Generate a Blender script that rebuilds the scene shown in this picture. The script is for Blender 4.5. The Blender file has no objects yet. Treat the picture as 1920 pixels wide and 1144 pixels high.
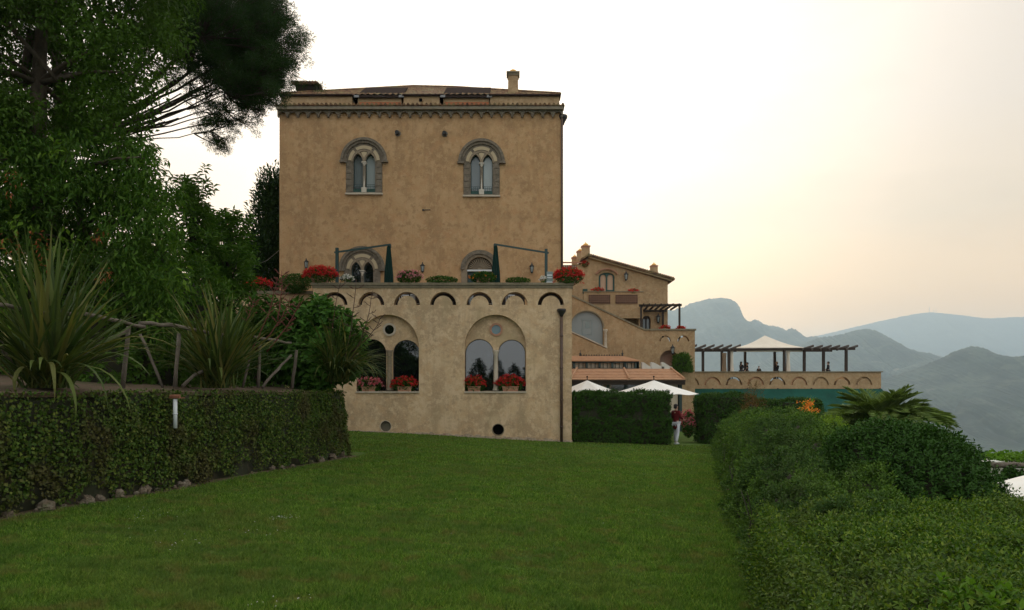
import bpy, bmesh, math, random
import numpy as np
from mathutils import Vector, Matrix

# ------------------------------------------------------------------ camera
F, EYE, HZ = 1250.0, 1.65, 733.0          # focal length and horizon row, in pixels of a 1920 wide frame
SC = bpy.context.scene
COL = SC.collection
cam_data = bpy.data.cameras.new("camera")
cam_data.sensor_width = 36.0
cam_data.lens = F / 1920 * 36.0
cam_data.shift_y = (HZ - 572.0) / 1920.0
cam_data.clip_start, cam_data.clip_end = 0.1, 60000
cam = bpy.data.objects.new("camera", cam_data)
COL.objects.link(cam)
cam.location = (0, 0, EYE)
cam.rotation_euler = (math.radians(90), 0, 0)
SC.camera = cam

# ------------------------------------------------------------------ sky, sun, exposure
SUN_AZ, SUN_EL = math.radians(-4), math.radians(27)      # azimuth from straight ahead towards the right
sun_dir = Vector((math.sin(SUN_AZ) * math.cos(SUN_EL), math.cos(SUN_AZ) * math.cos(SUN_EL), math.sin(SUN_EL)))
W = bpy.data.worlds.new("World")
SC.world = W
W.use_nodes = True
nt = W.node_tree
nt.nodes.clear()
def wn(t, **k):
    n = nt.nodes.new(t)
    for a, b in k.items():
        setattr(n, a, b)
    return n
def wl(a, b): nt.links.new(a, b)
w_out = wn('ShaderNodeOutputWorld')
w_bg = wn('ShaderNodeBackground')
w_bg.inputs['Strength'].default_value = 1.0
w_sky = wn('ShaderNodeTexSky', sky_type='NISHITA', sun_disc=False)
w_sky.sun_elevation, w_sky.sun_rotation = SUN_EL, SUN_AZ
w_sky.dust_density, w_sky.altitude = 4.0, 350
w_tc = wn('ShaderNodeTexCoord')
w_sep = wn('ShaderNodeSeparateXYZ')
wl(w_tc.outputs['Generated'], w_sep.inputs[0])
# the thin overcast: its colour by height above the horizon
w_r1 = wn('ShaderNodeValToRGB')       # side of the sky with the sun
w_r2 = wn('ShaderNodeValToRGB')       # side away from it
def ramp(n, stops):
    e = n.color_ramp.elements
    while len(e) > 1: e.remove(e[-1])
    e[0].position, e[0].color = stops[0][0], (*stops[0][1], 1)
    for p, c in stops[1:]:
        q = e.new(p); q.color = (*c, 1)
SUNSIDE = [(0.0, (2.35, 1.12, .20)), (.09, (2.3, 1.14, .24)), (.14, (1.95, 1.16, .46)), (.22, (1.52, 1.12, .70)), (.34, (1.34, 1.10, .86)), (.55, (1.26, 1.12, .95)), (1.0, (1.5, 1.52, 1.5))]
FARSIDE = [(0.0, (1.75, 1.70, 1.62)), (.12, (1.90, 1.88, 1.82)), (.4, (2.05, 2.04, 2.0)), (1.0, (1.6, 1.6, 1.58))]
ramp(w_r1, SUNSIDE); ramp(w_r2, FARSIDE)
wl(w_sep.outputs['Z'], w_r1.inputs[0]); wl(w_sep.outputs['Z'], w_r2.inputs[0])
w_dot = wn('ShaderNodeVectorMath', operation='DOT_PRODUCT')
w_dot.inputs[1].default_value = Vector((sun_dir.x, sun_dir.y, 0)).normalized()
wl(w_tc.outputs['Generated'], w_dot.inputs[0])
w_side = wn('ShaderNodeMapRange'); w_side.interpolation_type = 'SMOOTHSTEP'
w_side.inputs[1].default_value, w_side.inputs[2].default_value = -.2, .6
wl(w_dot.outputs['Value'], w_side.inputs[0])
w_mix = wn('ShaderNodeMix', data_type='RGBA')
wl(w_side.outputs[0], w_mix.inputs[0]); wl(w_r2.outputs[0], w_mix.inputs[6]); wl(w_r1.outputs[0], w_mix.inputs[7])
# soft glow of the veiled sun
w_dot2 = wn('ShaderNodeVectorMath', operation='DOT_PRODUCT')
w_dot2.inputs[1].default_value = sun_dir
wl(w_tc.outputs['Generated'], w_dot2.inputs[0])
w_glow = wn('ShaderNodeMapRange'); w_glow.interpolation_type = 'SMOOTHSTEP'
w_glow.inputs[1].default_value, w_glow.inputs[2].default_value = .76, .99
w_glow.inputs[3].default_value, w_glow.inputs[4].default_value = .60, 1.06
wl(w_dot2.outputs['Value'], w_glow.inputs[0])
# faint cloud streaks
w_map = wn('ShaderNodeMapping'); w_map.inputs['Scale'].default_value = (1.0, 1.0, 3.2)
wl(w_tc.outputs['Generated'], w_map.inputs[0])
w_noise = wn('ShaderNodeTexNoise'); w_noise.inputs['Scale'].default_value = 3.4
w_noise.inputs['Detail'].default_value = 6; w_noise.inputs['Roughness'].default_value = .55
wl(w_map.outputs[0], w_noise.inputs['Vector'])
w_nr = wn('ShaderNodeMapRange'); w_nr.inputs[1].default_value, w_nr.inputs[2].default_value = .40, .56
w_nr.inputs[3].default_value, w_nr.inputs[4].default_value = .95, 1.02
wl(w_noise.outputs['Fac'], w_nr.inputs[0])
w_mul = wn('ShaderNodeMath', operation='MULTIPLY')
wl(w_glow.outputs[0], w_mul.inputs[0]); wl(w_nr.outputs[0], w_mul.inputs[1])
w_cl = wn('ShaderNodeVectorMath', operation='SCALE')
wl(w_mix.outputs[2], w_cl.inputs[0]); wl(w_mul.outputs[0], w_cl.inputs['Scale'])
w_ss = wn('ShaderNodeVectorMath', operation='SCALE'); w_ss.inputs['Scale'].default_value = .07   # clear sky strength
wl(w_sky.outputs[0], w_ss.inputs[0])
w_fin = wn('ShaderNodeMix', data_type='RGBA'); w_fin.inputs[0].default_value = .88               # cloud cover
wl(w_ss.outputs[0], w_fin.inputs[6]); wl(w_cl.outputs[0], w_fin.inputs[7])
wl(w_fin.outputs[2], w_bg.inputs['Color']); wl(w_bg.outputs[0], w_out.inputs['Surface'])

sd = bpy.data.lights.new("sun", 'SUN')
sd.energy, sd.angle, sd.color = 1.15, math.radians(14), (1.0, .90, .74)
sun = bpy.data.objects.new("sun", sd)
COL.objects.link(sun)
sun.rotation_euler = sun_dir.to_track_quat('Z', 'Y').to_euler()

SC.view_settings.view_transform = 'Standard'
SC.view_settings.look = 'None'
SC.view_settings.gamma = 1
SC.view_settings.exposure = 0.32
cy = SC.cycles
cy.use_denoising = True
cy.denoising_prefilter = 'ACCURATE'
cy.max_bounces, cy.diffuse_bounces, cy.glossy_bounces = 6, 3, 3
cy.transmission_bounces, cy.transparent_max_bounces, cy.volume_bounces = 4, 8, 1
cy.caustics_reflective = cy.caustics_refractive = False
cy.sample_clamp_indirect = 6

# ------------------------------------------------------------------ measuring helpers
def U(px, d): return (px - 960.0) / F * d
def Z(py, d): return EYE + (HZ - py) / F * d
def P(px, py, d): return Vector((U(px, d), d, Z(py, d)))
def gz(x, y):
    x = np.maximum(x, -9.0)
    return -.0532 * np.minimum(x, 2.58) - .025 * np.maximum(0, x - 2.58) - .0157 * np.asarray(y)
def G(px, py):                                   # where the sight line through a pixel meets the lawn
    d = 8.0
    for _ in range(60):
        d = (EYE - float(gz(U(px, d), d))) / ((py - HZ) / F) * .5 + d * .5
    return Vector((U(px, d), d, float(gz(U(px, d), d))))

# ------------------------------------------------------------------ materials
def new_mat(name):
    m = bpy.data.materials.new(name); m.use_nodes = True
    t = m.node_tree
    return m, t, t.nodes['Principled BSDF'], t.nodes['Material Output']
def mk(t, typ, **k):
    n = t.nodes.new(typ)
    for a, b in k.items(): setattr(n, a, b)
    return n
def noise_fac(t, scale, lo, hi, detail=5, stretch=None, rough=.6):
    g = mk(t, 'ShaderNodeNewGeometry')
    v = g.outputs['Position']
    if stretch:
        mp = mk(t, 'ShaderNodeMapping'); mp.inputs['Scale'].default_value = stretch
        t.links.new(v, mp.inputs[0]); v = mp.outputs[0]
    n = mk(t, 'ShaderNodeTexNoise')
    n.inputs['Scale'].default_value = scale; n.inputs['Detail'].default_value = detail; n.inputs['Roughness'].default_value = rough
    t.links.new(v, n.inputs['Vector'])
    r = mk(t, 'ShaderNodeMapRange'); r.inputs[1].default_value, r.inputs[2].default_value = lo, hi
    t.links.new(n.outputs['Fac'], r.inputs[0])
    return r.outputs[0], n.outputs['Fac']
def mixc(t, fac, a, b, mode='MIX'):
    x = mk(t, 'ShaderNodeMix', data_type='RGBA', blend_type=mode)
    for sock, val in ((x.inputs[0], fac), (x.inputs[6], a), (x.inputs[7], b)):
        if isinstance(val, (int, float)): sock.default_value = val
        elif isinstance(val, tuple): sock.default_value = (*val, 1)
        else: t.links.new(val, sock)
    return x.outputs[2]
def M(name, color, rough=.8, layers=(), bump=0, bscale=20, metal=0, spec=.3, bstretch=None, bdist=.02):
    """layers: (colour, noise scale, lo, hi, stretch or None, strength)"""
    m, t, b, o = new_mat(name)
    c = color
    for (c2, sc, lo, hi, st, k) in layers:
        f, _ = noise_fac(t, sc, lo, hi, stretch=st)
        mm = mk(t, 'ShaderNodeMath', operation='MULTIPLY'); mm.inputs[1].default_value = k
        t.links.new(f, mm.inputs[0])
        c = mixc(t, mm.outputs[0], c, c2)
    if isinstance(c, tuple): b.inputs['Base Color'].default_value = (*c, 1)
    else: t.links.new(c, b.inputs['Base Color'])
    b.inputs['Roughness'].default_value = rough
    b.inputs['Metallic'].default_value = metal
    b.inputs['Specular IOR Level'].default_value = spec
    if bump:
        _, f = noise_fac(t, bscale, 0, 1, stretch=bstretch)
        bp = mk(t, 'ShaderNodeBump'); bp.inputs['Strength'].default_value = bump; bp.inputs['Distance'].default_value = bdist
        t.links.new(f, bp.inputs['Height']); t.links.new(bp.outputs[0], b.inputs['Normal'])
    return m
def leafmat(name, cols, trans=.28, rough=.5, spec=.35, big=None, tint=None):
    rough, spec = max(rough, .55), spec * .28
    if 'petal' not in name: cols = [(r * 1.15, g * 1.28, b * .62) if g > r else (r, g, b * .8) for r, g, b in cols]
    """leaf colour varies from leaf to leaf; big = (colour, scale, lo, hi, strength) patches of another hue"""
    m, t, b, o = new_mat(name)
    g = mk(t, 'ShaderNodeNewGeometry')
    r = mk(t, 'ShaderNodeValToRGB')
    ramp(r, [(i / max(1, len(cols) - 1), c) for i, c in enumerate(cols)])
    t.links.new(g.outputs['Random Per Island'], r.inputs[0])
    c = r.outputs[0]
    for bg in ([big] if isinstance(big, tuple) else big or []):
        f, _ = noise_fac(t, bg[1], bg[2], bg[3])
        mm = mk(t, 'ShaderNodeMath', operation='MULTIPLY'); mm.inputs[1].default_value = bg[4]
        t.links.new(f, mm.inputs[0])
        c = mixc(t, mm.outputs[0], c, bg[0])
    t.links.new(c, b.inputs['Base Color'])
    b.inputs['Roughness'].default_value = rough
    b.inputs['Specular IOR Level'].default_value = spec
    if trans > 0:
        tr = mk(t, 'ShaderNodeBsdfTranslucent')
        c2 = mixc(t, 1.0, c, tint or (1.0, 1.15, .55), 'MULTIPLY')
        t.links.new(c2, tr.inputs['Color'])
        ms = mk(t, 'ShaderNodeMixShader'); ms.inputs[0].default_value = trans
        t.links.new(b.outputs[0], ms.inputs[1]); t.links.new(tr.outputs[0], ms.inputs[2])
        t.links.new(ms.outputs[0], o.inputs['Surface'])
    return m
def stucco(name, c0, dark, light, warm, moss=None):
    lay = [(light, 1.1, .46, .60, None, .75), (dark, .7, .48, .62, None, .75), (warm, 2.6, .50, .62, None, .65),
           (dark, 1.6, .52, .66, (1, 1, .16), .6), (light, 4.5, .51, .62, None, .7), (dark, 3.4, .53, .64, None, .7), (dark, 5, .55, .66, (1, 1, .06), .35), (dark, 11, .53, .70, None, .35), (light, 18, .54, .66, None, .5)]
    if moss: lay.append((moss, .8, .52, .64, (1, 1, .35), .6))
    return M(name, c0, .92, lay, bump=.45, bscale=26, spec=.15, bdist=.03)

MT = {}
MT['tower'] = stucco('tower_stucco', (.425, .258, .124), (.305, .182, .089), (.485, .308, .158), (.44, .242, .115))
MT['terrace'] = stucco('terrace_stucco', (.535, .370, .210), (.36, .25, .145), (.63, .462, .285), (.52, .335, .18), (.38, .285, .16))
MT['far'] = stucco('house_stucco', (.37, .248, .132), (.28, .182, .095), (.44, .305, .17), (.38, .225, .115))
MT['stone'] = M('grey_stone', (.17, .135, .095), .9, [((.09, .075, .055), 6, .45, .7, None, .8), ((.27, .22, .16), 9, .52, .75, None, .7), ((.05, .04, .035), 22, .56, .7, None, .7)], bump=.6, bscale=30)
MT['rib'] = M('carved_stone', (.25, .19, .125), .9, [((.16, .125, .085), 8, .45, .7, None, .7)], bump=.4, bscale=30)
MT['inlay'] = M('cream_plaster', (.44, .345, .215), .9, [((.42, .31, .18), 7, .45, .75, None, .6)])
MT['cornice'] = M('cornice_stone', (.215, .175, .12), .92, [((.13, .11, .08), 4, .45, .7, None, .8), ((.25, .22, .17), 9, .5, .75, None, .6)], bump=.5, bscale=25)
MT['marble'] = M('white_marble', (.50, .44, .35), .6, [((.40, .34, .26), 9, .5, .75, None, .6)])
MT['sill'] = M('stone_sill', (.48, .40, .30), .85, [((.30, .25, .18), 5, .45, .7, None, .6)])
MT['coping'] = M('coping_stone', (.20, .165, .105), .92, [((.11, .095, .06), 3, .45, .7, None, .7), ((.32, .26, .17), 8, .5, .75, None, .5)], bump=.5, bscale=20)
MT['tile'] = M('roof_tile', (.17, .09, .05), .9, [((.06, .036, .026), 4, .44, .58, None, .85), ((.27, .17, .08), 6, .52, .62, None, .7), ((.22, .19, .09), 1.4, .5, .62, None, .6)], bump=.4, bscale=18, spec=.04)
MT['tile2'] = M('veranda_tile', (.46, .25, .135), .9, [((.30, .16, .09), 3, .42, .7, None, .7), ((.52, .33, .19), 7, .5, .75, None, .6)], bump=.3, bscale=18)
MT['ochre'] = M('glazed_ochre_tile', (.66, .34, .05), .45, [((.32, .16, .04), 12, .45, .7, None, .6)], spec=.5)
MT['iron'] = M('dark_iron', (.022, .02, .018), .6, spec=.4)
MT['pipe'] = M('rusty_copper_pipe', (.075, .045, .032), .6, [((.13, .07, .04), 8, .45, .7, None, .7)], spec=.4)
MT['green_metal'] = M('green_painted_metal', (.018, .045, .040), .5, spec=.4)
MT['green_paint'] = M('green_painted_wood', (.02, .06, .045), .55, [((.03, .075, .06), 10, .4, .7, None, .5)])
MT['green_cloth'] = M('dark_green_cloth', (.004, .026, .018), .9, [((.008, .036, .026), 6, .4, .7, (4, 4, .3), .6)], bump=.3, bscale=12, bstretch=(4, 4, .3))
MT['awning'] = M('green_awning', (.008, .062, .043), .8, [((.012, .085, .06), 1.2, .4, .7, None, .6), ((.006, .044, .031), .7, .45, .6, (1, 1, .3), .6)], spec=.15)
MT['white_cloth'] = M('white_canvas', (.80, .77, .71), .8, [((.70, .66, .58), 2.5, .45, .75, None, .5)])
MT['cream_cloth'] = M('cream_canvas', (.72, .63, .51), .85, [((.62, .52, .39), 2, .45, .75, None, .6)])
MT['taupe_cloth'] = M('taupe_canvas', (.33, .25, .17), .85)
MT['wood'] = M('dark_timber', (.032, .021, .014), .75, [((.06, .04, .027), 5, .45, .75, (1, 1, 4), .6)])
MT['log'] = M('weathered_log', (.125, .10, .075), .9, [((.09, .07, .05), 12, .42, .7, (1, 1, .3), .9), ((.20, .17, .135), 20, .52, .75, None, .6)], bump=.6, bscale=40)
MT['bark'] = M('grey_bark', (.10, .075, .05), .95, [((.045, .035, .025), 8, .42, .7, (1, 1, .35), .9), ((.15, .125, .085), 14, .55, .75, None, .6)], bump=.8, bscale=22, bstretch=(1, 1, .4))
MT['pine_bark'] = M('pine_bark', (.045, .028, .020), .95, [((.022, .015, .011), 8, .42, .7, None, .8)], bump=.7, bscale=14)
MT['twig'] = M('twig_and_inner_shade', (.035, .030, .018), .95, [((.02, .022, .010), 8, .42, .7, None, .8)])  # real twigs, and the painted shade inside hedges and behind the shell ribs
MT['terracotta'] = M('terracotta', (.40, .20, .12), .85, [((.27, .13, .08), 12, .42, .7, None, .6), ((.48, .33, .24), 9, .55, .75, None, .5)])
MT['black'] = M('dark_void', (.006, .006, .006), .9, spec=.05)
MT['soil'] = M('dry_soil', (.11, .072, .042), .95, [((.06, .04, .024), 3, .42, .7, None, .8), ((.18, .12, .07), 9, .52, .75, None, .7), ((.05, .07, .02), 1.2, .52, .68, None, .6)], bump=.8, bscale=30)
MT['rock'] = M('pale_rock', (.165, .122, .082), .95, [((.14, .12, .085), 7, .42, .7, None, .8), ((.30, .255, .20), 9, .52, .68, None, .7), ((.06, .08, .025), 4, .53, .64, None, .7)], bump=1.0, bscale=14, bdist=.05)
MT['white_paint'] = M('white_paint', (.62, .63, .62), .6, [((.55, .55, .55), 9, .5, .75, None, .6)])
MT['grey_paint'] = M('grey_paint', (.20, .24, .23), .6)
MT['whitewash'] = M('whitewash', (.62, .58, .50), .9, [((.46, .41, .33), 3, .45, .75, None, .6)])
MT['shade_green'] = M('shaded_glazing_frame', (.03, .05, .045), .6)
MT['curtain'] = M('peach_curtain', (.50, .33, .22), .85, [((.40, .26, .17), 3, .4, .7, (6, 6, .2), .6)])
MT['beige_blind'] = M('beige_blind', (.50, .42, .31), .85)
MT['rust'] = M('orange_shutter', (.36, .12, .05), .8)
MT['zinc'] = M('zinc_flashing', (.22, .21, .20), .6, metal=.4)
MT['roof_dark'] = M('dark_roof_sheet', (.036, .024, .019), .95, [((.055, .038, .03), 3, .4, .7, None, .5)], spec=.03)
MT['plinth'] = M('crumbling_plinth', (.46, .36, .26), .95, [((.26, .13, .08), 7, .5, .7, None, .8), ((.16, .13, .08), 11, .45, .7, None, .8)], bump=.9, bscale=22)
def glassy(name, col, ior=1.75, rough=.02):
    m, t, b, o = new_mat(name)
    b.inputs['Base Color'].default_value = (*col, 1); b.inputs['Roughness'].default_value = rough
    b.inputs['IOR'].default_value = ior; b.inputs['Specular IOR Level'].default_value = .5
    return m
MT['glass'] = glassy('dark_window_glass', (.004, .005, .005), 2.1)
MT['glass_grey'] = glassy('grey_reflection_glass', (.15, .17, .165), 1.5, .05)  # grey base colour paints the reflected sky into the panes
MT['glass_pale'] = glassy('pale_reflection_glass', (.30, .33, .31), 1.5, .05)  # paler base colour, again with the sky's reflection painted in
MT['glass_blue'] = glassy('blue_oculus_glass', (.05, .135, .15), 1.7, .04)
# ------------------------------------------------------------------ mesh helpers
WORG = {}
def set_props(o, label=None, cat=None, group=None, kind=None):
    if label: o['label'] = label
    if cat: o['category'] = cat
    if group: o['group'] = group
    if kind: o['kind'] = kind
def thing(name, label, cat, loc, group=None):
    o = bpy.data.objects.new(name, None)
    COL.objects.link(o)
    o.location = loc
    o.empty_display_size = .2
    set_props(o, label, cat, group)
    WORG[o.name] = Vector(loc)
    return o
def arr_mesh(name, V, loops, starts, totals, smooth=False):
    me = bpy.data.meshes.new(name)
    me.vertices.add(len(V)); me.vertices.foreach_set('co', np.asarray(V, np.float32).ravel())
    me.loops.add(len(loops)); me.loops.foreach_set('vertex_index', np.asarray(loops, np.int32))
    me.polygons.add(len(starts)); me.polygons.foreach_set('loop_start', np.asarray(starts, np.int32))
    me.polygons.foreach_set('loop_total', np.asarray(totals, np.int32))
    if smooth: me.polygons.foreach_set('use_smooth', np.ones(len(starts), bool))
    me.update(calc_edges=True)
    return me
def link_mesh(name, me, V, mat, parent, label=None, cat=None, group=None, kind=None, origin=None):
    """me's vertices are in world space: move them to the parent's frame (or to an origin at the base)"""
    V = np.asarray(V, np.float64)
    if parent is not None: org = WORG[parent.name]
    elif origin is not None: org = Vector(origin)
    else: org = Vector((float(V[:, 0].mean()), float(V[:, 1].mean()), float(V[:, 2].min())))
    me.vertices.foreach_set('co', (V - np.array(org)).astype(np.float32).ravel())
    me.update()
    o = bpy.data.objects.new(name, me)
    COL.objects.link(o)
    if mat is not None: me.materials.append(mat)
    if parent is not None: o.parent = parent
    else: o.location = org
    WORG[o.name] = org
    set_props(o, label, cat, group, kind)
    return o
def plate_arrays(outer, holes, y0, t):
    cu = bpy.data.curves.new('tmp', 'CURVE'); cu.dimensions = '2D'; cu.fill_mode = 'BOTH'; cu.extrude = t / 2
    for poly in [outer] + list(holes):
        s = cu.splines.new('POLY'); s.points.add(len(poly) - 1)
        for p, (a, b) in zip(s.points, poly): p.co = (a, b, 0, 1)
        s.use_cyclic_u = True
    ob = bpy.data.objects.new('tmp', cu); COL.objects.link(ob)
    dg = bpy.context.evaluated_depsgraph_get()
    me = bpy.data.meshes.new_from_object(ob.evaluated_get(dg))
    V = np.zeros(len(me.vertices) * 3, np.float32); me.vertices.foreach_get('co', V); V = V.reshape(-1, 3)
    Fs = [tuple(p.vertices) for p in me.polygons]
    bpy.data.objects.remove(ob); bpy.data.curves.remove(cu); bpy.data.meshes.remove(me)
    return [(float(u), y0 + t / 2 - float(w), float(v)) for u, v, w in V], Fs
class MB:
    def __init__(s): s.v = []; s.f = []; s.s = []
    def add(s, vs, fs, smooth=False):
        n = len(s.v); s.v += [tuple(map(float, v)) for v in vs]
        s.f += [tuple(i + n for i in f) for f in fs]; s.s += [smooth] * len(fs); return s
    def box(s, x0, x1, y0, y1, z0, z1):
        return s.add([(x0, y0, z0), (x1, y0, z0), (x1, y1, z0), (x0, y1, z0), (x0, y0, z1), (x1, y0, z1), (x1, y1, z1), (x0, y1, z1)],
                     [(0, 3, 2, 1), (4, 5, 6, 7), (0, 1, 5, 4), (1, 2, 6, 5), (2, 3, 7, 6), (3, 0, 4, 7)])
    def tube(s, pts, r, n=8, smooth=True):
        pts = [Vector(p) for p in pts]
        rs = r if isinstance(r, (list, tuple)) else [r] * len(pts)
        up = None; vs = []
        for i, p in enumerate(pts):
            t = (pts[min(i + 1, len(pts) - 1)] - pts[max(i - 1, 0)]).normalized()
            if up is None:
                a = Vector((0, 0, 1)) if abs(t.z) < .9 else Vector((1, 0, 0))
                up = (a - t * a.dot(t)).normalized()
            else:
                up = up - t * up.dot(t)
                up = up.normalized() if up.length > 1e-6 else t.orthogonal().normalized()
            b = t.cross(up)
            for k in range(n):
                a = 2 * math.pi * k / n
                vs.append(p + (up * math.cos(a) + b * math.sin(a)) * rs[i])
        fs = []
        for i in range(len(pts) - 1):
            for k in range(n):
                fs.append((i * n + k, i * n + (k + 1) % n, (i + 1) * n + (k + 1) % n, (i + 1) * n + k))
        s.add(vs, fs, smooth)
        m = len(s.v) - len(vs)
        s.f += [tuple(m + k for k in reversed(range(n))), tuple(m + (len(pts) - 1) * n + k for k in range(n))]; s.s += [False] * 2
        return s
    def bar(s, a, b, w, h=None):
        """square section bar from a to b"""
        h = h or w
        a, b = Vector(a), Vector(b); t = (b - a).normalized()
        x = t.cross(Vector((0, 0, 1))); x = x.normalized() if x.length > 1e-4 else Vector((1, 0, 0))
        y = x.cross(t)
        vs = [p + x * (w / 2 * i) + y * (h / 2 * j) for p in (a, b) for i, j in ((-1, -1), (1, -1), (1, 1), (-1, 1))]
        return s.add(vs, [(0, 1, 2, 3), (7, 6, 5, 4), (0, 4, 5, 1), (1, 5, 6, 2), (2, 6, 7, 3), (3, 7, 4, 0)])
    def lathe(s, c, prof, n=16, smooth=True, sy=1.0):
        vs = []; fs = []
        for r, z in prof:
            for k in range(n):
                a = 2 * math.pi * k / n
                vs.append((c[0] + r * math.cos(a), c[1] + r * sy * math.sin(a), c[2] + z))
        for i in range(len(prof) - 1):
            for k in range(n):
                fs.append((i * n + k, i * n + (k + 1) % n, (i + 1) * n + (k + 1) % n, (i + 1) * n + k))
        s.add(vs, fs, smooth)
        m = len(s.v) - len(vs)
        s.f += [tuple(m + k for k in reversed(range(n))), tuple(m + (len(prof) - 1) * n + k for k in range(n))]; s.s += [False] * 2
        return s
    def plate(s, outer, y0, t, holes=()):
        v, f = plate_arrays(outer, holes, y0, t); return s.add(v, f)
    def disc_y(s, cx, cz, r, y, t=.03, n=20):
        return s.plate([(cx + r * math.cos(2 * math.pi * k / n), cz + r * math.sin(2 * math.pi * k / n)) for k in range(n)], y, t)
    def ring_y(s, cx, cz, r0, r1, y, t, n=24):
        c = lambda r: [(cx + r * math.cos(2 * math.pi * k / n), cz + r * math.sin(2 * math.pi * k / n)) for k in range(n)]
        return s.plate(c(r1), y, t, [c(r0)])
    def band_y(s, cx, cz, r0, r1, a0, a1, y, t, n=18):
        """part of a ring (degrees), facing the lawn"""
        A = [math.radians(a0 + (a1 - a0) * k / n) for k in range(n + 1)]
        o = [(cx + r1 * math.cos(a), cz + r1 * math.sin(a)) for a in A] + [(cx + r0 * math.cos(a), cz + r0 * math.sin(a)) for a in reversed(A)]
        return s.plate(o, y, t)
    def ball(s, c, r, n=10, m=7, jitter=0, rng=None):
        r = r if isinstance(r, (tuple, list, Vector)) else (r, r, r)
        prof = []; vs = [(c[0], c[1], c[2] - r[2])]
        for i in range(1, m):
            th = -math.pi / 2 + math.pi * i / m
            for k in range(n):
                a = 2 * math.pi * k / n
                q = 1 + (rng.uniform(-jitter, jitter) if rng else 0)
                vs.append((c[0] + q * r[0] * math.cos(th) * math.cos(a), c[1] + q * r[1] * math.cos(th) * math.sin(a), c[2] + q * r[2] * math.sin(th)))
        vs.append((c[0], c[1], c[2] + r[2]))
        fs = [(0, 1 + (k + 1) % n, 1 + k) for k in range(n)]
        for i in range(m - 2):
            for k in range(n):
                fs.append((1 + i * n + k, 1 + i * n + (k + 1) % n, 1 + (i + 1) * n + (k + 1) % n, 1 + (i + 1) * n + k))
        b = 1 + (m - 2) * n
        fs += [(b + k, b + (k + 1) % n, len(vs) - 1) for k in range(n)]
        return s.add(vs, fs, True)
    def build(s, name, mat, parent=None, label=None, cat=None, group=None, kind=None, origin=None):
        me = bpy.data.meshes.new(name)
        me.from_pydata(s.v, [], s.f)
        me.polygons.foreach_set('use_smooth', np.array(s.s, bool))
        return link_mesh(name, me, s.v, mat, parent, label, cat, group, kind, origin)
def copy_tree(o, loc=None, label=None, group=None, parent=None):
    c = o.copy(); COL.objects.link(c)
    if parent is not None: c.parent = parent
    if loc is not None: c.location = loc
    if label: c['label'] = label
    if group: c['group'] = group
    for ch in list(o.children): copy_tree(ch, parent=c)
    return c
def arch(cx, hw, z0, zs, n=20, rise=None):
    """outline of a round-headed opening: sill z0, springing zs, half width hw"""
    rise = rise or hw
    return [(cx - hw, z0), (cx + hw, z0)] + [(cx + hw * math.cos(math.pi * k / n), zs + rise * math.sin(math.pi * k / n)) for k in range(n + 1)]
def lancet(cx, hw, z0, zs, n=8, k=1.0):
    """pointed opening: arcs struck from the opposite springing points"""
    R = 2 * hw * k; c = R - hw; apex = math.acos(c / R)
    right = [(cx - c + R * math.cos(apex * i / n), zs + R * math.sin(apex * i / n)) for i in range(n + 1)]
    left = [(2 * cx - x, z) for x, z in reversed(right[:-1])]
    return [(cx - hw, z0), (cx + hw, z0)] + right + left
def crescent(cx, r0, r1, zs, n=16):
    A = [math.pi * k / n for k in range(n + 1)]
    return [(cx + r1 * math.cos(a), zs + r1 * math.sin(a)) for a in A] + [(cx + r0 * math.cos(a), zs + r0 * math.sin(a)) for a in reversed(A)]

# ------------------------------------------------------------------ leaves
def nrm(a): return a / np.maximum(np.linalg.norm(a, axis=1, keepdims=True), 1e-9)
def leaf_arrays(p, ax, nr, L, Wd, fold=.15, droop=.0):
    """p base points, ax leaf axis, nr leaf normal (all N x 3), L and Wd lengths: a folded leaf of two triangles each"""
    ax = nrm(ax); nr = nrm(nr - ax * np.sum(nr * ax, 1, keepdims=True)); sd_ = np.cross(ax, nr)
    L = np.broadcast_to(np.asarray(L, float), (len(p),))[:, None]; Wd = np.broadcast_to(np.asarray(Wd, float), (len(p),))[:, None]
    tip = p + ax * L - nr * L * droop
    m = p + ax * L * .45 + nr * L * .02
    V = np.stack([p, m + sd_ * Wd / 2 + nr * Wd * fold, tip, m - sd_ * Wd / 2 + nr * Wd * fold], 1).reshape(-1, 3)
    n = len(p); b = np.arange(n)[:, None] * 4
    loops = (b + np.array([[0, 1, 2, 0, 2, 3]])).ravel()
    return V, loops, n * 2
def leaf_obj(name, parts, mat, parent, **kw):
    V = np.concatenate([q[0] for q in parts]); off = 0; L = []; nf = 0
    for v, l, f in parts:
        L.append(l + off); off += len(v); nf += f
    L = np.concatenate(L)
    me = arr_mesh(name, V, L, np.arange(nf) * 3, np.full(nf, 3))
    return link_mesh(name, me, V, mat, parent, **kw)
def clump_leaves(rng, C, rad, per, L, Wd, out=.5, down=.3, center=None, fold=.15, droop=.15, flat=1.0, upn=.8):
    C = np.asarray(C, float); N = len(C) * per
    rad = np.broadcast_to(np.asarray(rad, float), (len(C),))
    off = rng.normal(size=(N, 3)); off = nrm(off) * (rng.random((N, 1)) ** .45); off[:, 2] *= flat
    base = np.repeat(C, per, 0) + off * np.repeat(rad, per)[:, None]
    ax = rng.normal(size=(N, 3)) * .6 + off * out; ax[:, 2] -= down
    if center is not None: ax += nrm(base - np.asarray(center)) * out
    nr = rng.normal(size=(N, 3)) * .5 + np.array([0, 0, upn])
    s = rng.uniform(.7, 1.25, N)
    return leaf_arrays(base, ax, nr, L * s, Wd * s * rng.uniform(.8, 1.2, N), fold, droop)
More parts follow.
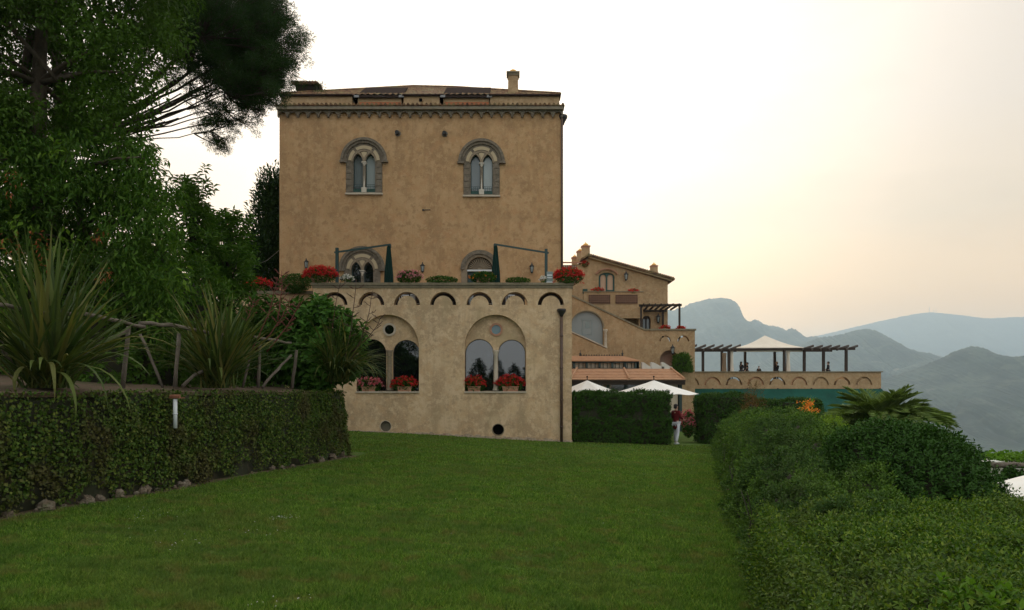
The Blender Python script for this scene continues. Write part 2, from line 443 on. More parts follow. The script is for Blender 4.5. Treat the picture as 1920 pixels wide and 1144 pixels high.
def shoot_leaves(rng, base, dirs, length, k, L, Wd, spread=.9, droop=.1):
    """leafy upright shoots: k leaves spiralled round each stem"""
    N = len(base); dirs = nrm(dirs)
    length = np.broadcast_to(np.asarray(length, float), (N,))
    t = np.linspace(.15, 1.0, k)[None, :] + rng.uniform(-.05, .05, (N, k))
    pos = base[:, None, :] + dirs[:, None, :] * (t * length[:, None])[:, :, None]
    ang = np.arange(k)[None, :] * 2.4 + rng.uniform(0, 6.28, (N, 1))
    a1 = nrm(np.cross(dirs, rng.normal(size=(N, 3)))); a2 = np.cross(dirs, a1)
    rad = a1[:, None, :] * np.cos(ang)[:, :, None] + a2[:, None, :] * np.sin(ang)[:, :, None]
    ax = rad * spread + dirs[:, None, :] * (.25 + .75 * t)[:, :, None]
    nr = dirs[:, None, :] - rad * .4 + rng.normal(size=(N, k, 3)) * .25
    s = rng.uniform(.7, 1.2, (N, k))
    return leaf_arrays(pos.reshape(-1, 3), ax.reshape(-1, 3), nr.reshape(-1, 3), (L * s).ravel(), (Wd * s).ravel(), .18, droop)
def vnoise(p, scale, seed=0):
    """cheap smooth noise from sines, for lumps; p N x 3"""
    q = np.asarray(p, float) * scale + seed * 7.13
    return (np.sin(q[:, 0] * 1.7 + 1.3 * np.sin(q[:, 1] * 1.1 + seed)) + np.sin(q[:, 1] * 2.1 + 1.1 * np.sin(q[:, 2] * 1.3)) + np.sin(q[:, 2] * 1.9 + 1.2 * np.sin(q[:, 0] * .9))) / 3
# ================================================================== SETTING
RNG = np.random.default_rng(7)
rnd = random.Random(3)
# ---- terrain: one sheet out to the horizon, falling to the valley on the right and beyond the villa
def terrain_h(x, y):
    base = gz(x, np.minimum(y, 60)) - .35
    fall = np.maximum(0, x - 11) * .55 + np.maximum(0, y - 85) * .6 + np.maximum(0, -30 - y) * .1 + np.maximum(0, -60 - x) * .1
    return np.maximum(base - fall, -330 + 6 * np.sin(x * .002) * np.cos(y * .003))
def make_terrain():
    na, nr = 120, 80
    V = [(0, 0, float(terrain_h(0.0, 0.0)))]; Fc = []
    for i in range(nr):
        for k in range(na):
            a = 2 * math.pi * k / na
            rmax = 16500 if math.cos(a - math.radians(12)) > .35 else 5000
            r = 3 * (rmax / 3) ** (i / (nr - 1))
            x, y = r * math.sin(a), r * math.cos(a)
            V.append((x, y, float(terrain_h(x, y))))
    for k in range(na): Fc.append((0, 1 + (k + 1) % na, 1 + k))
    for i in range(nr - 1):
        for k in range(na):
            a, b = 1 + i * na + k, 1 + i * na + (k + 1) % na
            Fc.append((a, b, b + na, a + na))
    m = MB(); m.add(V, Fc, True)
    mt = M('valley_ground', (.07, .085, .04), .95, [((.12, .11, .06), .01, .45, .7, None, .7)])
    m.build('terrain', mt, None, 'green valley ground falling away behind the garden to the mountains', 'terrain', kind='structure', origin=(0, 0, 0))
make_terrain()

# ---- mountains: each ridge at its own distance, with a rugged front slope
def ridge(name, prof, d, depth, base_z, seed, label, mat, rough=.05, bumps=1.0):
    px = np.array([p[0] for p in prof], float); py = np.array([p[1] for p in prof], float)
    nx, ny = 640, 37
    gx = np.linspace(px[0], px[-1], nx)
    gy = np.interp(gx, px, py)
    rg = np.random.default_rng(seed)
    X = (gx - 960) / F * d; H = EYE + (HZ - gy) / F * d
    H = H + bumps * (rg.normal(size=nx) * d * .0005 + np.convolve(rg.normal(size=nx), np.ones(5) / 5, 'same') * d * .0009)
    V = []; Fc = []
    hs = H[:, None] - base_z
    for j in range(ny):
        t = .72 * j / 28 if j <= 28 else .72 + .28 * (j - 28) / 8   # 0 front foot .. .72 crest .. 1 back foot
        q = t / .72 if t <= .7201 else (1 - t) / .28
        yy = d - depth * (.72 - t) / .72 if t <= .7201 else d + depth * .5 * (t - .72) / .28
        prof_h = q ** 1.15
        p3 = np.stack([X, np.full(nx, yy), np.zeros(nx)], 1)
        w = 4 * q * (1 - q)
        n = sum(vnoise(p3, f, seed + i) * a for i, (f, a) in enumerate(((6 / depth, 1.0), (17 / depth, .45), (44 / depth, .22))))
        gul = np.abs(np.sin(X / depth * 16 + n * 2.2 + t * 3)) - .6
        z = base_z + hs[:, 0] * prof_h + w * hs[:, 0] * (rough * n * 1.6 + rough * 1.5 * gul)
        yv = yy + w * depth * .08 * n
        # keep the silhouette: points in front of the crest stay under the sight line to it
        lim = EYE + (np.interp(960 + X / yv * F, gx, H, left=-1e3, right=-1e3) - EYE) / d * yv
        lim = np.where(lim < base_z, 1e9, lim)
        z = np.where(q < .999, np.minimum(z, lim - d * .0008), z)
        V += list(zip(X * (1 + 0 * yv), yv, z))
    for j in range(ny - 1):
        for i in range(nx - 1):
            a = j * nx + i; Fc.append((a, a + 1, a + nx + 1, a + nx))
    m = MB(); m.add(V, Fc, True)
    m.build(name, mat, None, label, 'mountain', kind='structure')
mt_mtn = M('forested_mountain', (.042, .060, .042), .95, [((.20, .19, .165), .009, .62, .68, None, .6), ((.012, .022, .014), .004, .46, .56, None, .95), ((.065, .08, .052), .013, .52, .62, None, .7), ((.012, .02, .012), .035, .5, .60, None, .7)])
ridge('mountain', [(780, 690), (900, 650), (1040, 606), (1150, 592), (1268, 580), (1290, 571), (1305, 566), (1325, 561), (1343, 558.5), (1362, 560), (1375, 563), (1383, 570), (1388, 578), (1390, 588), (1398, 599), (1407, 605), (1413, 598), (1421, 600), (1429, 607), (1440, 610), (1462, 614), (1474, 620), (1483, 615), (1491, 618), (1502, 627), (1512, 632), (1530, 631), (1560, 640), (1640, 655), (1760, 668), (1900, 700), (2050, 720), (2200, 760)],
      6000, 2500, -330, 5, 'blue hazy mountain with a sheer round-topped rock summit', mt_mtn, .06)
ridge('mountain', [(1380, 700), (1440, 672), (1500, 648), (1535, 633), (1560, 630), (1585, 625), (1605, 619), (1625, 617), (1640, 619), (1660, 629), (1680, 641), (1700, 652), (1720, 659), (1745, 663), (1765, 671), (1800, 690), (1850, 716), (1960, 750), (2100, 780)],
      4500, 2000, -330, 9, 'blue-grey wooded hill with a long slope down to a notch', mt_mtn, .06)
ridge('mountain', [(1180, 820), (1300, 790), (1420, 768), (1520, 742), (1600, 722), (1650, 712), (1700, 698), (1735, 684), (1765, 671.5), (1783, 662), (1800, 655), (1822, 649.5), (1842, 652), (1860, 660), (1880, 668), (1905, 669), (1925, 666), (2000, 655), (2100, 640), (2300, 640)],
      3000, 1900, -330, 13, 'darkest nearest mountain slope with pale rock patches behind the palm', mt_mtn, .09)
ridge('mountain', [(1250, 690), (1400, 655), (1480, 640), (1545, 627), (1600, 614), (1650, 602), (1690, 594), (1720, 588), (1745, 585.5), (1775, 588), (1810, 592), (1845, 597), (1880, 596), (1920, 594), (2000, 600), (2200, 615), (2400, 640)],
      10500, 2800, -330, 21, 'palest farthest mountain with masts on its summit', mt_mtn, .03, .35)
for px, h, w in ((1742.5, 13, 2.2), (1751, 7, 1.8), (1755.5, 8, 1.8)):
    d = 10460
    b = P(px, 588, d); m = MB()
    m.tube([b, b + Vector((0, 0, h / F * d))], [w * 1.6, w * .7], 6)
    for q in (.5, .8): m.box(b.x - 6, b.x + 6, d - 3, d + 3, b.z + q * h / F * d, b.z + q * h / F * d + 5)
    m.build('antenna_mast', MT['iron'], None, {13: 'tallest thin antenna mast on the far summit', 7: 'shorter antenna mast in the middle on the far summit', 8: 'short antenna mast at the end of the row on the far summit'}[h], 'mast', 'antenna masts on the far summit')

# ---- air: one even haze round the whole place
hz = MB(); hz.box(-9000, 16000, -5300, 17600, -345, 1330)
hm = bpy.data.materials.new('haze'); hm.use_nodes = True
ht = hm.node_tree; ht.nodes.clear()
ho = ht.nodes.new('ShaderNodeOutputMaterial'); hv = ht.nodes.new('ShaderNodeVolumePrincipled')
hv.inputs['Color'].default_value = (.66, .83, .97, 1); hv.inputs['Density'].default_value = 1.15e-4; hv.inputs['Anisotropy'].default_value = .5
ht.links.new(hv.outputs[0], ho.inputs['Volume'])
hz.build('haze', hm, None, 'pale blue evening haze filling the air over the valley', 'haze', kind='stuff')

# ---- lawn
def hedge_line(d): return 2.12 + .287 * (d - 5.63)               # foot of the hedges on the right
def make_lawn():
    xs = np.linspace(-14, 16, 76); ys = np.linspace(-26, 70, 200)
    V = []; Fc = []
    for y in ys:
        for x in xs: V.append((x, y, float(gz(x, y)) + .012 * math.sin(x * .9 + y * .4) * math.sin(y * .7)))
    n = len(xs)
    for j in range(len(ys) - 1):
        for i in range(n - 1): Fc.append((j * n + i, j * n + i + 1, (j + 1) * n + i + 1, (j + 1) * n + i))
    m = MB(); m.add(V, Fc, True)
    mt = M('mown_turf', (.092, .158, .030), .95, [((.115, .165, .034), .35, .45, .6, None, .7), ((.065, .125, .022), .9, .48, .6, None, .6), ((.14, .15, .040), 2.2, .53, .64, None, .5), ((.020, .035, .009), 30, .45, .75, None, .8), ((.075, .11, .028), 55, .52, .75, None, .5)], bump=.9, bscale=70, bdist=.03, spec=.1)
    m.build('lawn', mt, None, 'mown green lawn sloping down to the villa', 'lawn', kind='structure', origin=(0, 0, 0))
make_lawn()
WALLX = lambda d: -5.94 + .1707 * (d - 7.74)
def edge_strip(label, inner, outer, ds, seed):
    r_ = random.Random(seed); V = []; Fc = []
    for d in ds:
        a_, b_ = inner(d), outer(d) + r_.uniform(-.07, .07)
        for j in range(4):
            x = a_ + (b_ - a_) * j / 3; V.append((x, d, float(gz(x, d)) + .012 * math.sin(x * .9 + d * .4) * math.sin(d * .7) + .010 - .006 * (j == 3 if b_ > a_ else j == 3)))
    for i in range(len(ds) - 1):
        for j in range(3): q = i * 4 + j; Fc.append((q, q + 1, q + 5, q + 4) if outer(9) > inner(9) else (q, q + 4, q + 5, q + 1))
    m = MB(); m.add(V, Fc, True); m.build('soil', MT['soil'], None, label, 'soil', kind='structure')
edge_strip('narrow strip of bare earth along the foot of the ivy wall', lambda d: WALLX(d) - .1, lambda d: WALLX(d) + .30, list(np.arange(6.5, 17.6, .11)), 1)
edge_strip('narrow strip of bare earth under the edge of the border hedge', lambda d: hedge_line(d) + .35, lambda d: hedge_line(d) - .10, list(np.arange(3.0, 28.5, .13)), 2)
def make_grass():
    rg = np.random.default_rng(11)
    N = 520000
    u = rg.random(N); a, b, k = 4.6, 29.0, .75
    d = (a ** -k + u * (b ** -k - a ** -k)) ** (-1 / k)
    x0 = np.where(d > 18.7, -d * .33, np.maximum(-d * .80, WALLX(np.minimum(d, 17.6)) + .20 + .12 * rg.random(N))); x1 = np.minimum(d * .80, hedge_line(d) + .02 - .10 * rg.random(N))
    x = x0 + rg.random(N) * (x1 - x0)
    z = gz(x, d) + .012 * np.sin(x * .9 + d * .4) * np.sin(d * .7) - .004
    p = np.stack([x, d, z], 1)
    pn = vnoise(p * np.array([1, 1, 0]), .9, 2)
    pn2 = vnoise(p * np.array([1, 1, 0]), 6.5, 4)
    h = (.024 + .034 * rg.random(N)) * (1 + .35 * pn + .45 * pn2)
    w = .0046 * np.maximum(1, d / 6.0)
    ang = rg.uniform(0, 6.28, N); lean = rg.normal(size=(N, 2)) * .55
    side = np.stack([np.cos(ang), np.sin(ang), np.zeros(N)], 1) * w[:, None]
    tip = p + np.stack([lean[:, 0] * h, lean[:, 1] * h, h], 1)
    V = np.stack([p - side, p + side, tip], 1).reshape(-1, 3)
    me = arr_mesh('grass', V, np.arange(N * 3), np.arange(N) * 3, np.full(N, 3))
    gm = leafmat('grass_blade', [(.025, .066, .014), (.085, .155, .036), (.14, .22, .058), (.24, .26, .10), (.095, .165, .040), (.035, .085, .018), (.18, .25, .07)], .3, .6, .2, [((.15, .165, .045), .45, .47, .62, .45), ((.06, .125, .025), 1.1, .48, .60, .45), ((.20, .165, .05), 3.0, .53, .62, .6), ((.045, .09, .018), 5.0, .53, .62, .3), ((.030, .07, .014), 24, .52, .60, .5), ((.13, .19, .045), 9.0, .53, .62, .5)])
    link_mesh('grass', me, V, gm, None, 'short mown grass blades covering the sloping lawn', 'grass', kind='stuff', origin=(0, 0, 0))
make_grass()
def make_daisies():
    rg = np.random.default_rng(4)
    pts = []
    for px, py, sx, sy, n in ((533, 974, 14, 2, 34), (300, 962, 40, 5, 22), (250, 972, 30, 5, 12), (330, 1025, 45, 9, 14), (420, 1000, 60, 9, 12), (690, 868, 40, 6, 12), (480, 1136, 20, 4, 5), (560, 1130, 40, 5, 6), (600, 940, 300, 70, 18)):
        for _ in range(n):
            pts.append(G(px + rg.normal() * sx, max(845, py + rg.normal() * sy)))
    pts = np.array([tuple(p) for p in pts if p.x < hedge_line(p.y) - .2 and p.x > WALLX(min(p.y, 17.4)) + .2])
    C = np.repeat(pts, 3, 0); C[:, 2] += .034
    ax = rg.normal(size=C.shape); ax[:, 2] *= .2
    nr = np.tile([0, 0, 1.0], (len(C), 1)) + rg.normal(size=C.shape) * .2
    q = leaf_arrays(C - nrm(ax) * .009, ax, nr, .014, .012, 0, 0)
    leaf_obj('daisies', [q], leafmat('daisy_petal', [(.50, .50, .42), (.62, .60, .55)], .1), None, label='tiny white daisies scattered over the lawn', cat='daisies', kind='stuff')
make_daisies()

# ================================================================== TERRACE BUILDING (front block with the two great windows)
DT, DW = 28.8, 33.0
def uT(px): return U(px, DT)
def zT(py): return Z(py, DT)
def uW(px): return U(px, DW)
def zW(py): return Z(py, DW)
sT = DT / F; sW = DW / F                                     # metres per photo pixel on the two facades
def circ(cx, cz, r, n=28): return [(cx + r * math.cos(2 * math.pi * k / n), cz + r * math.sin(2 * math.pi * k / n)) for k in range(n)]

tb = thing('terrace_building', 'low sand-plastered terrace block with two great arched windows below the tower', 'building', (uT(830), DT, float(gz(uT(830), DT))))
NI = [(727, 58.5, 650), (929, 57.5, 650)]
slots = [crescent(uT(c), 17.5 * sT, 24.5 * sT, zT(572)) for c in (627, 696, 763, 831, 899, 965, 1033)]
vents = [(723, 799.5, 10), (934, 806, 10.5)]
m = MB()
m.plate([(uT(587), -1.6), (uT(1072), -1.6), (uT(1072), zT(540)), (uT(587), zT(540))], DT, .40,
        [arch(uT(c), h * sT, zT(734), zT(s), 28, rise=(s - 590) * sT) for c, h, s in NI] + slots + [circ(uT(a), zT(b), r * sT) for a, b, r in vents])
m.box(uT(1072) - .35, uT(1072), DT + .4, DW, -1.6, zT(540))
m.box(uT(587), uT(587) + .35, DT + .4, DW, -1.6, zT(540))
m.box(uT(587) + .35, uT(1072) - .35, DT + .40, DW, zT(588) - .15, zT(584))          # terrace floor
m.box(uT(587) + .35, uT(1072) - .35, DT + 1.2, DT + 1.4, -1.6, zT(588) - .15)       # dark room behind
m.build('wall', MT['terrace'], tb)
m = MB(); m.box(uT(584), uT(1075.5), DT - .10, DT + .50, zT(535), zT(530.5)); m.box(uT(585.5), uT(1074), DT - .05, DT + .45, zT(540), zT(535))
m.build('coping', MT['coping'], tb)
m = MB()
for i in range(120):                                           # broken render along the foot
    px = 660 + (1070 - 660) * i / 119
    x0 = uT(px); z0 = float(gz(x0, DT))
    hgt = rnd.uniform(.03, .10) * (1.5 if px > 780 else .7)
    m.box(x0 - .06, x0 + rnd.uniform(.06, .10), DT - rnd.uniform(.05, .09), DT - .002, z0 - .2, z0 + hgt)
m.build('plinth', MT['plinth'], tb)
for (c, h, s), arches, ocu, gl in ((NI[0], ((695, 27), (760, 25.5)), 'glass', 'l'), (NI[1], ((898.5, 27), (959.5, 26)), 'glass_blue', 'r')):
    m = MB()
    y1 = DT + .28
    colx = (arches[0][0] + arches[0][1] + arches[1][0] - arches[1][1]) / 2
    m.plate(arch(uT(c), (h + 3) * sT, zT(734), zT(s), 28, rise=(s - 587) * sT), y1, .12,
            [arch(uT(a), r * sT, zT(733), zT(662), 22) for a, r in arches] + [circ(uT(c + 1), zT(617), 9.5 * sT)])
    wdw = m.build('window', MT['terrace'], tb)
    for a, r in arches:
        p = MB(); p.plate(arch(uT(a), (r + 1) * sT, zT(734), zT(662), 22), y1 + .13, .03); p.build('pane', MT['glass'], wdw)
    q = MB(); q.ring_y(uT(c + 1), zT(617), 8.8 * sT, 12.5 * sT, y1 - .05, .06); q.build('oculus_rim', MT['terracotta'] if gl == 'r' else MT['sill'], wdw)
    q = MB(); q.disc_y(uT(c + 1), zT(617), 9.2 * sT, y1 + .06, .03); q.build('oculus_pane', MT[ocu], wdw)
    zb, zt_ = zT(733.5), zT(656)
    q = MB(); q.lathe((uT(colx), y1 - .02, zb), [(.14, 0), (.15, .07), (.115, .13), (.105, .2), (.098, (zt_ - zb) * .6), (.092, zt_ - zb - .26), (.11, zt_ - zb - .24), (.10, zt_ - zb - .2), (.13, zt_ - zb - .08), (.16, zt_ - zb)], 14)
    q.build('column', MT['rib'] if gl == 'l' else MT['sill'], wdw)
    q = MB(); q.box(uT(c - h - 1), uT(c + h + 1), DT - .07, y1 + .1, zT(736.5), zT(734)); q.build('sill', MT['sill'], wdw)
    # dark slim casement edge of each light
    q = MB()
    for a, r in arches:
        q.plate(arch(uT(a), (r + .2) * sT, zT(733.5), zT(662), 22), y1 + .09, .03, [arch(uT(a), (r - 1.0) * sT, zT(732.5), zT(662), 22)])
    q.build('casement', MT['iron'], wdw)
for (a, b, r), mat in zip(vents, ('beige_dark', 'black')):
    q = MB(); q.disc_y(uT(a), zT(b), (r + .2) * sT, DT + .10 if mat != 'black' else DT + .34, .03)
    v = q.build('vent', M('blocked_vent', (.13, .115, .08), .9) if mat != 'black' else MT['black'], tb)
    q = MB(); q.ring_y(uT(a), zT(b), r * sT, (r + 1.2) * sT, DT - .012, .05); q.build('vent_rim', MT['sill'] if mat != 'black' else MT['coping'], v)
q = MB(); gx = uT(1052.5); gzz = float(gz(gx, DT))
q.tube([(gx, DT - .09, zT(590)), (gx, DT - .09, gzz)], .062, 10)
for pz in (630, 690, 750, 800): q.tube([(gx, DT - .09, zT(pz) - .03), (gx, DT - .09, zT(pz) + .03)], .078, 10)
dp = q.build('downpipe', MT['pipe'], tb)
q = MB(); q.lathe((gx, DT - .12, zT(594)), [(.06, 0), (.09, .08), (.17, .20), (.19, .24), (.19, .32), (.0, .32)], 12); q.build('hopper', MT['iron'], dp)

# lower side wall of the terrace, running off behind the garden
sw = thing('terrace_wall', 'lower sand-plastered side wall of the terrace with a stone coping, half behind the plants', 'wall', (U(520, 30.5), 30.5, float(gz(-9, 30))))
m = MB(); m.box(U(430, 30.5), uT(587), 30.5, 30.9, -.5, Z(552, 30.5)); m.build('wall', MT['terrace'], sw)
m = MB(); m.box(U(430, 30.5), uT(587) - .004, 30.4, 31.0, Z(552, 30.5), Z(546, 30.5)); m.build('coping', MT['coping'], sw)

# ================================================================== TOWER
tw = thing('villa_tower', 'square ochre-plastered villa tower with a scalloped stone cornice and paired arched windows', 'tower', (uW(788), DW, 0))
CW = [(683, 303, 362.5, 'a'), (903, 305, 366.5, 'b')]
wall_holes = [arch(uW(c), 33 * sW, zW(b), zW(s), 22) for c, s, b, _ in CW]
wall_holes += [arch(uW(679.5), 33 * sW, 5.2, zW(506), 22), arch(uW(900), 24 * sW, 5.2, zW(506), 22)]
m = MB()
m.plate([(uW(524), -1.5), (uW(1052), -1.5), (uW(1052), zW(205)), (uW(524), zW(205))], DW, .45, wall_holes)
m.box(uW(524), uW(1052), DW + .45, DW + 12, -1.5, zW(205))
m.build('wall', MT['tower'], tw)
def bifora(c, s, b, full=True):
    """paired lancet window under a stone hood; c, s, b centre, springing and sill rows in the photo"""
    k = sW; X = uW(c); zs = zW(s); zb = zW(b) if full else 5.2
    yf = DW - .03
    lights = [(X - 11.5 * k, 9 * k), (X + 11.5 * k, 9 * k)]
    m = MB()
    m.plate(arch(X, 34 * k, zb, zs, 24), yf, .30, [lancet(lx, hw, zb + 2 * k, zs - 1 * k) for lx, hw in lights])
    w = m.build('window', MT['stone'], tw)
    q = MB(); q.band_y(X, zs, 34 * k, 41 * k, 0, 180, DW - .10, .12, 30); q.band_y(X, zs, 38.5 * k, 43.5 * k, 0, 180, DW - .17, .10, 30)
    for sg in (-1, 1): q.box(X + sg * 39 * k - 6 * k, X + sg * 39 * k + 6 * k, DW - .19, DW - .02, zs - 3 * k, zs)
    q.build('hood', MT['stone'], w)
    q = MB()                                                    # cream fillings between the interlaced ribs
    for a0, a1 in ((4, 46), (57, 123), (134, 176)): q.band_y(X, zs, 23.5 * k, 29.5 * k, a0, a1, yf - .025, .04, 12)
    q.plate([(X - 5.5 * k, zs + 16.5 * k), (X - 2.2 * k, zs + 9 * k), (X, zs + 5.5 * k), (X + 2.2 * k, zs + 9 * k), (X + 5.5 * k, zs + 16.5 * k), (X, zs + 18 * k)], yf - .02, .03)
    q.build('inlay', MT['inlay'], w)
    q = MB()                                                    # interlaced ribs over the lights
    for lx, hw in lights:
        for sg in (-1, 1):
            q.band_y(lx + sg * hw, zs - k, 18 * k, 21.2 * k, 0 if sg < 0 else 180, 76 if sg < 0 else 104, yf - (.045 if sg < 0 else .055), .05, 12)
    q.band_y(X, zs, 18.5 * k, 22 * k, 50, 130, yf - .035, .04, 12)
    q.build('tracery', MT['rib'], w)
    q = MB()
    for i, (lx, hw) in enumerate(lights):
        p = MB(); p.plate(lancet(lx, hw * 1.05, zb + k, zs - k), DW + .17, .03); p.build('pane', MT['glass_pale' if i == 1 else 'glass_grey'] if full else MT['glass'], w)
    zc = zs - 3 * k
    z0 = zb + 1.5 * k
    h = zc - z0
    q.box(X - 4.6 * k, X + 4.6 * k, yf - .06, yf + .22, z0 - .01, z0 + .16 * h)
    q.lathe((X, yf + .05, z0 + .16 * h), [(.085, 0), (.06, .05), (.052, .4 * h), (.047, .74 * h), (.06, .75 * h), (.065, .78 * h), (.11, .83 * h)], 12)
    q.box(X - 4.6 * k, X + 4.6 * k, yf - .07, yf + .2, zc, zc + 1.8 * k)
    q.build('column', MT['marble'], w)
    q = MB()
    for lx, hw in lights:
        q.plate(lancet(lx, hw + .002, zb + 2 * k, zs - k), DW + .12, .04, [lancet(lx, hw - 1.1 * k, zb + 3 * k, zs - k)])
    q.build('frame', MT['green_metal'], w)
    if full:
        q = MB()
        for lx, hw in lights:
            q.box(lx - hw, lx + hw, yf + .02, yf + .06, zb + 2 * k, zb + 8 * k)
        q.build('planter_board', MT['green_paint'], w)
        q = MB()
        for lx, hw in lights:
            for zz in (12, 15.5): q.tube([(lx - hw, yf - .02, zb + zz * k), (lx + hw, yf - .02, zb + zz * k)], .010, 6)
            for j in range(5): q.tube([(lx - hw + 2 * hw * (j + .5) / 5, yf - .02, zb + 7 * k), (lx - hw + 2 * hw * (j + .5) / 5, yf - .02, zb + 15.5 * k)], .008, 6)
        q.build('guard_rail', MT['green_metal'], w)
        q = MB(); q.box(X - 35 * k, X + 35 * k, DW - .12, DW + .2, zb - 3.2 * k, zb); q.build('sill', MT['sill'], w)
        for sg in (-1, 1):                                      # joints and carved blocks of the jambs
            q = MB()
            for j in range(5):
                z1 = zb + (2 + j * (s and (b - s) / 5 - .2)) * k
                q.box(X + sg * 28 * k - 5 * k, X + sg * 28 * k + 5 * k, yf - .028, yf - .001, z1, z1 + ((b - s) / 5 - 1.2) * k)
            q.build('jamb', MT['stone'], w)
    return w
bifora(683, 303, 362.5); bifora(903, 305, 366.5); bifora(679.5, 506, 540, False)
# terrace door with a shell over it
k = sW; X = uW(900); zs = zW(506)
m = MB(); m.plate(arch(X, 35 * k, 5.2, zs, 26, rise=37 * k), DW - .05, .14, [arch(X, 24 * k, 5.19, zs, 24)]); dr = m.build('door', MT['rib'], tw)
m = MB(); m.band_y(X, zs, 29 * k, 36.5 * k, 0, 180, DW - .13, .07, 26); m.build('archivolt', MT['stone'], dr)
m = MB(); m.plate([(X - 24 * k, zs)] + [(X + 24 * k * math.cos(math.pi * (1 - i / 24)), zs + 24 * k * math.sin(math.pi * (1 - i / 24))) for i in range(1, 24)] + [(X + 24 * k, zs)], DW + .17, .06); m.build('lunette_shade_back', MT['twig'], dr); m = MB()  # dark sheet paints the shade in the gaps between the shell ribs
for i in range(17):
    a = math.pi * (i + .5) / 17
    ca, sa = math.cos(a), math.sin(a)
    w0, w1 = .011, .031
    nx, nz = -sa, ca
    m.plate([(X + 6 * k * ca + nx * w0, zs + 6 * k * sa + nz * w0), (X + 6 * k * ca - nx * w0, zs + 6 * k * sa - nz * w0), (X + 22.5 * k * ca - nx * w1, zs + 22.5 * k * sa - nz * w1), (X + 22.5 * k * ca + nx * w1, zs + 22.5 * k * sa + nz * w1)], DW + .06, .10)
m.band_y(X, zs, 0.5 * k, 5.5 * k, 0, 180, DW + .04, .12, 12)
m.build('shell_lunette', MT['rib'], dr)
m = MB(); m.box(X - 24 * k, X + 24 * k, DW - .02, DW + .2, zs - .07, zs); m.build('lintel', MT['white_paint'], dr)
m = MB(); m.box(X - 24 * k, X - .01, DW + .18, DW + .24, 5.2, zs - .07); m.box(X + .01, X + 24 * k, DW + .18, DW + .24, 5.2, zs - .07)
for sg in (-1, 1): m.box(X + sg * 12 * k - .33, X + sg * 12 * k + .33, DW + .165, DW + .18, zs - .6, zs - .2)
m.build('door_leaf', MT['green_metal'], dr)
# cornice: slab, round corbel arches, tile edge
zC = lambda py: Z(py, DW - .30)
m = MB(); z1 = zC(198.5); z2 = zC(204.5)
x0, x1 = uW(521.5), uW(1055.5)
n = 28; sp = (x1 - x0) / n
m.box(x0, x1, DW - .30, DW + .2, z2, z1)
zb2 = z2 - 10.2 * k; r = sp * .40
ol = [(x0, z2), (x0, zb2)]
for i in range(n):
    cx = x0 + (i + .5) * sp
    ol += [(cx + r * math.cos(math.pi * (1 - j / 10)), zb2 + r * math.sin(math.pi * (1 - j / 10))) for j in range(11)]
ol += [(x1, zb2), (x1, z2)]
m.plate(ol, DW - .12, .12)
m2 = MB()
for i in range(n):
    cx = x0 + (i + .5) * sp
    m2.band_y(cx, zb2, r * .99, r + 1.5 * k, 0, 180, DW - .165, .05, 12)
for i in range(n + 1):
    cx = min(max(x0 + i * sp, x0 + .06), x1 - .06)
    m2.ball((cx, DW - .10, zb2 - .02), (.06, .07, .06), 8, 5)
for sx, o in ((x0, -1), (x1, 1)):                                # returns along the two flanks
    m.box(min(sx, sx - o * .2), max(sx, sx - o * .2) , DW + .2, DW + 12, z2 - 8 * k, z1)
cn = m.build('cornice', MT['cornice'], tw); m2.build('corbel_arches', MT['stone'], cn)
m = MB()
for i in range(64):
    cx = x0 - .08 + (x1 - x0 + .16) * (i + .5) / 64
    m.tube([(cx, DW - .36 - rnd.random() * .03, z1 + .06), (cx, DW + .1, z1 + .10)], .065, 7)
m.box(x0 - .06, x1 + .06, DW - .33, DW + .3, z1, z1 + .05)
m.build('cornice_tiles', MT['tile'], cn)
# attic
ya = DW + .25
sA = ya / F
def xA(px): return U(px, ya)
def zA(py): return Z(py, ya)
m = MB()
for a, b in ((527, 660), (757, 824), (919, 1049)): m.box(xA(a), xA(b), ya, ya + .4, zW(205), zA(181))
m.box(xA(527), xA(1049), ya + .75, ya + 11.4, zW(205), zA(184)); m.build('attic_wall', MT['far'], tw)
m = MB()
for a, b in ((524.5, 662), (755, 826), (917, 1051.5)):
    m = MB(); m.box(xA(a), xA(b), ya - .14, ya + .5, zA(181), zA(178.5)); m.build('eave', MT['roof_dark'], tw)
apex = P(815, 163.5, DW + 7); lo = zA(179)
cs = [Vector((xA(526), ya - .05, lo)), Vector((xA(1050), ya - .05, lo)), Vector((xA(1050), DW + 12, lo)), Vector((xA(526), DW + 12, lo))]
m = MB(); L1, L2 = apex + Vector((-1.2, 0, 0)), apex + Vector((1.0, 0, -.05))
NT = 46                                                       # barrel tiles run down the front slope in rows
Vv = []; Ff = []
rows = 14
for i in range(rows + 1):
    t = i / rows
    a, b = cs[0].lerp(L1, t), cs[1].lerp(L2, t)
    for j in range(NT * 4 + 1):
        s_ = j / (NT * 4); p = a.lerp(b, s_)
        Vv.append(p + Vector((0, 0, .06 * abs(math.sin(math.pi * s_ * NT)) + .02 * rnd.random())))
W_ = NT * 4 + 1
for i in range(rows):
    for j in range(W_ - 1): Ff.append((i * W_ + j, i * W_ + j + 1, (i + 1) * W_ + j + 1, (i + 1) * W_ + j))
m.add(Vv, Ff, True)
m.add([cs[1], cs[2], L2], [(0, 1, 2)]); m.add([cs[3], cs[0], L1], [(0, 1, 2)]); m.add([cs[2], cs[3], L1, L2], [(0, 1, 2, 3)])
for a, b in ((L1, cs[0]), (L2, cs[1]), (L1, L2)): m.tube([a + Vector((0, 0, .05)), b + Vector((0, 0, .05))], .09, 6)
rf = m.build('roof', MT['tile'], tw)
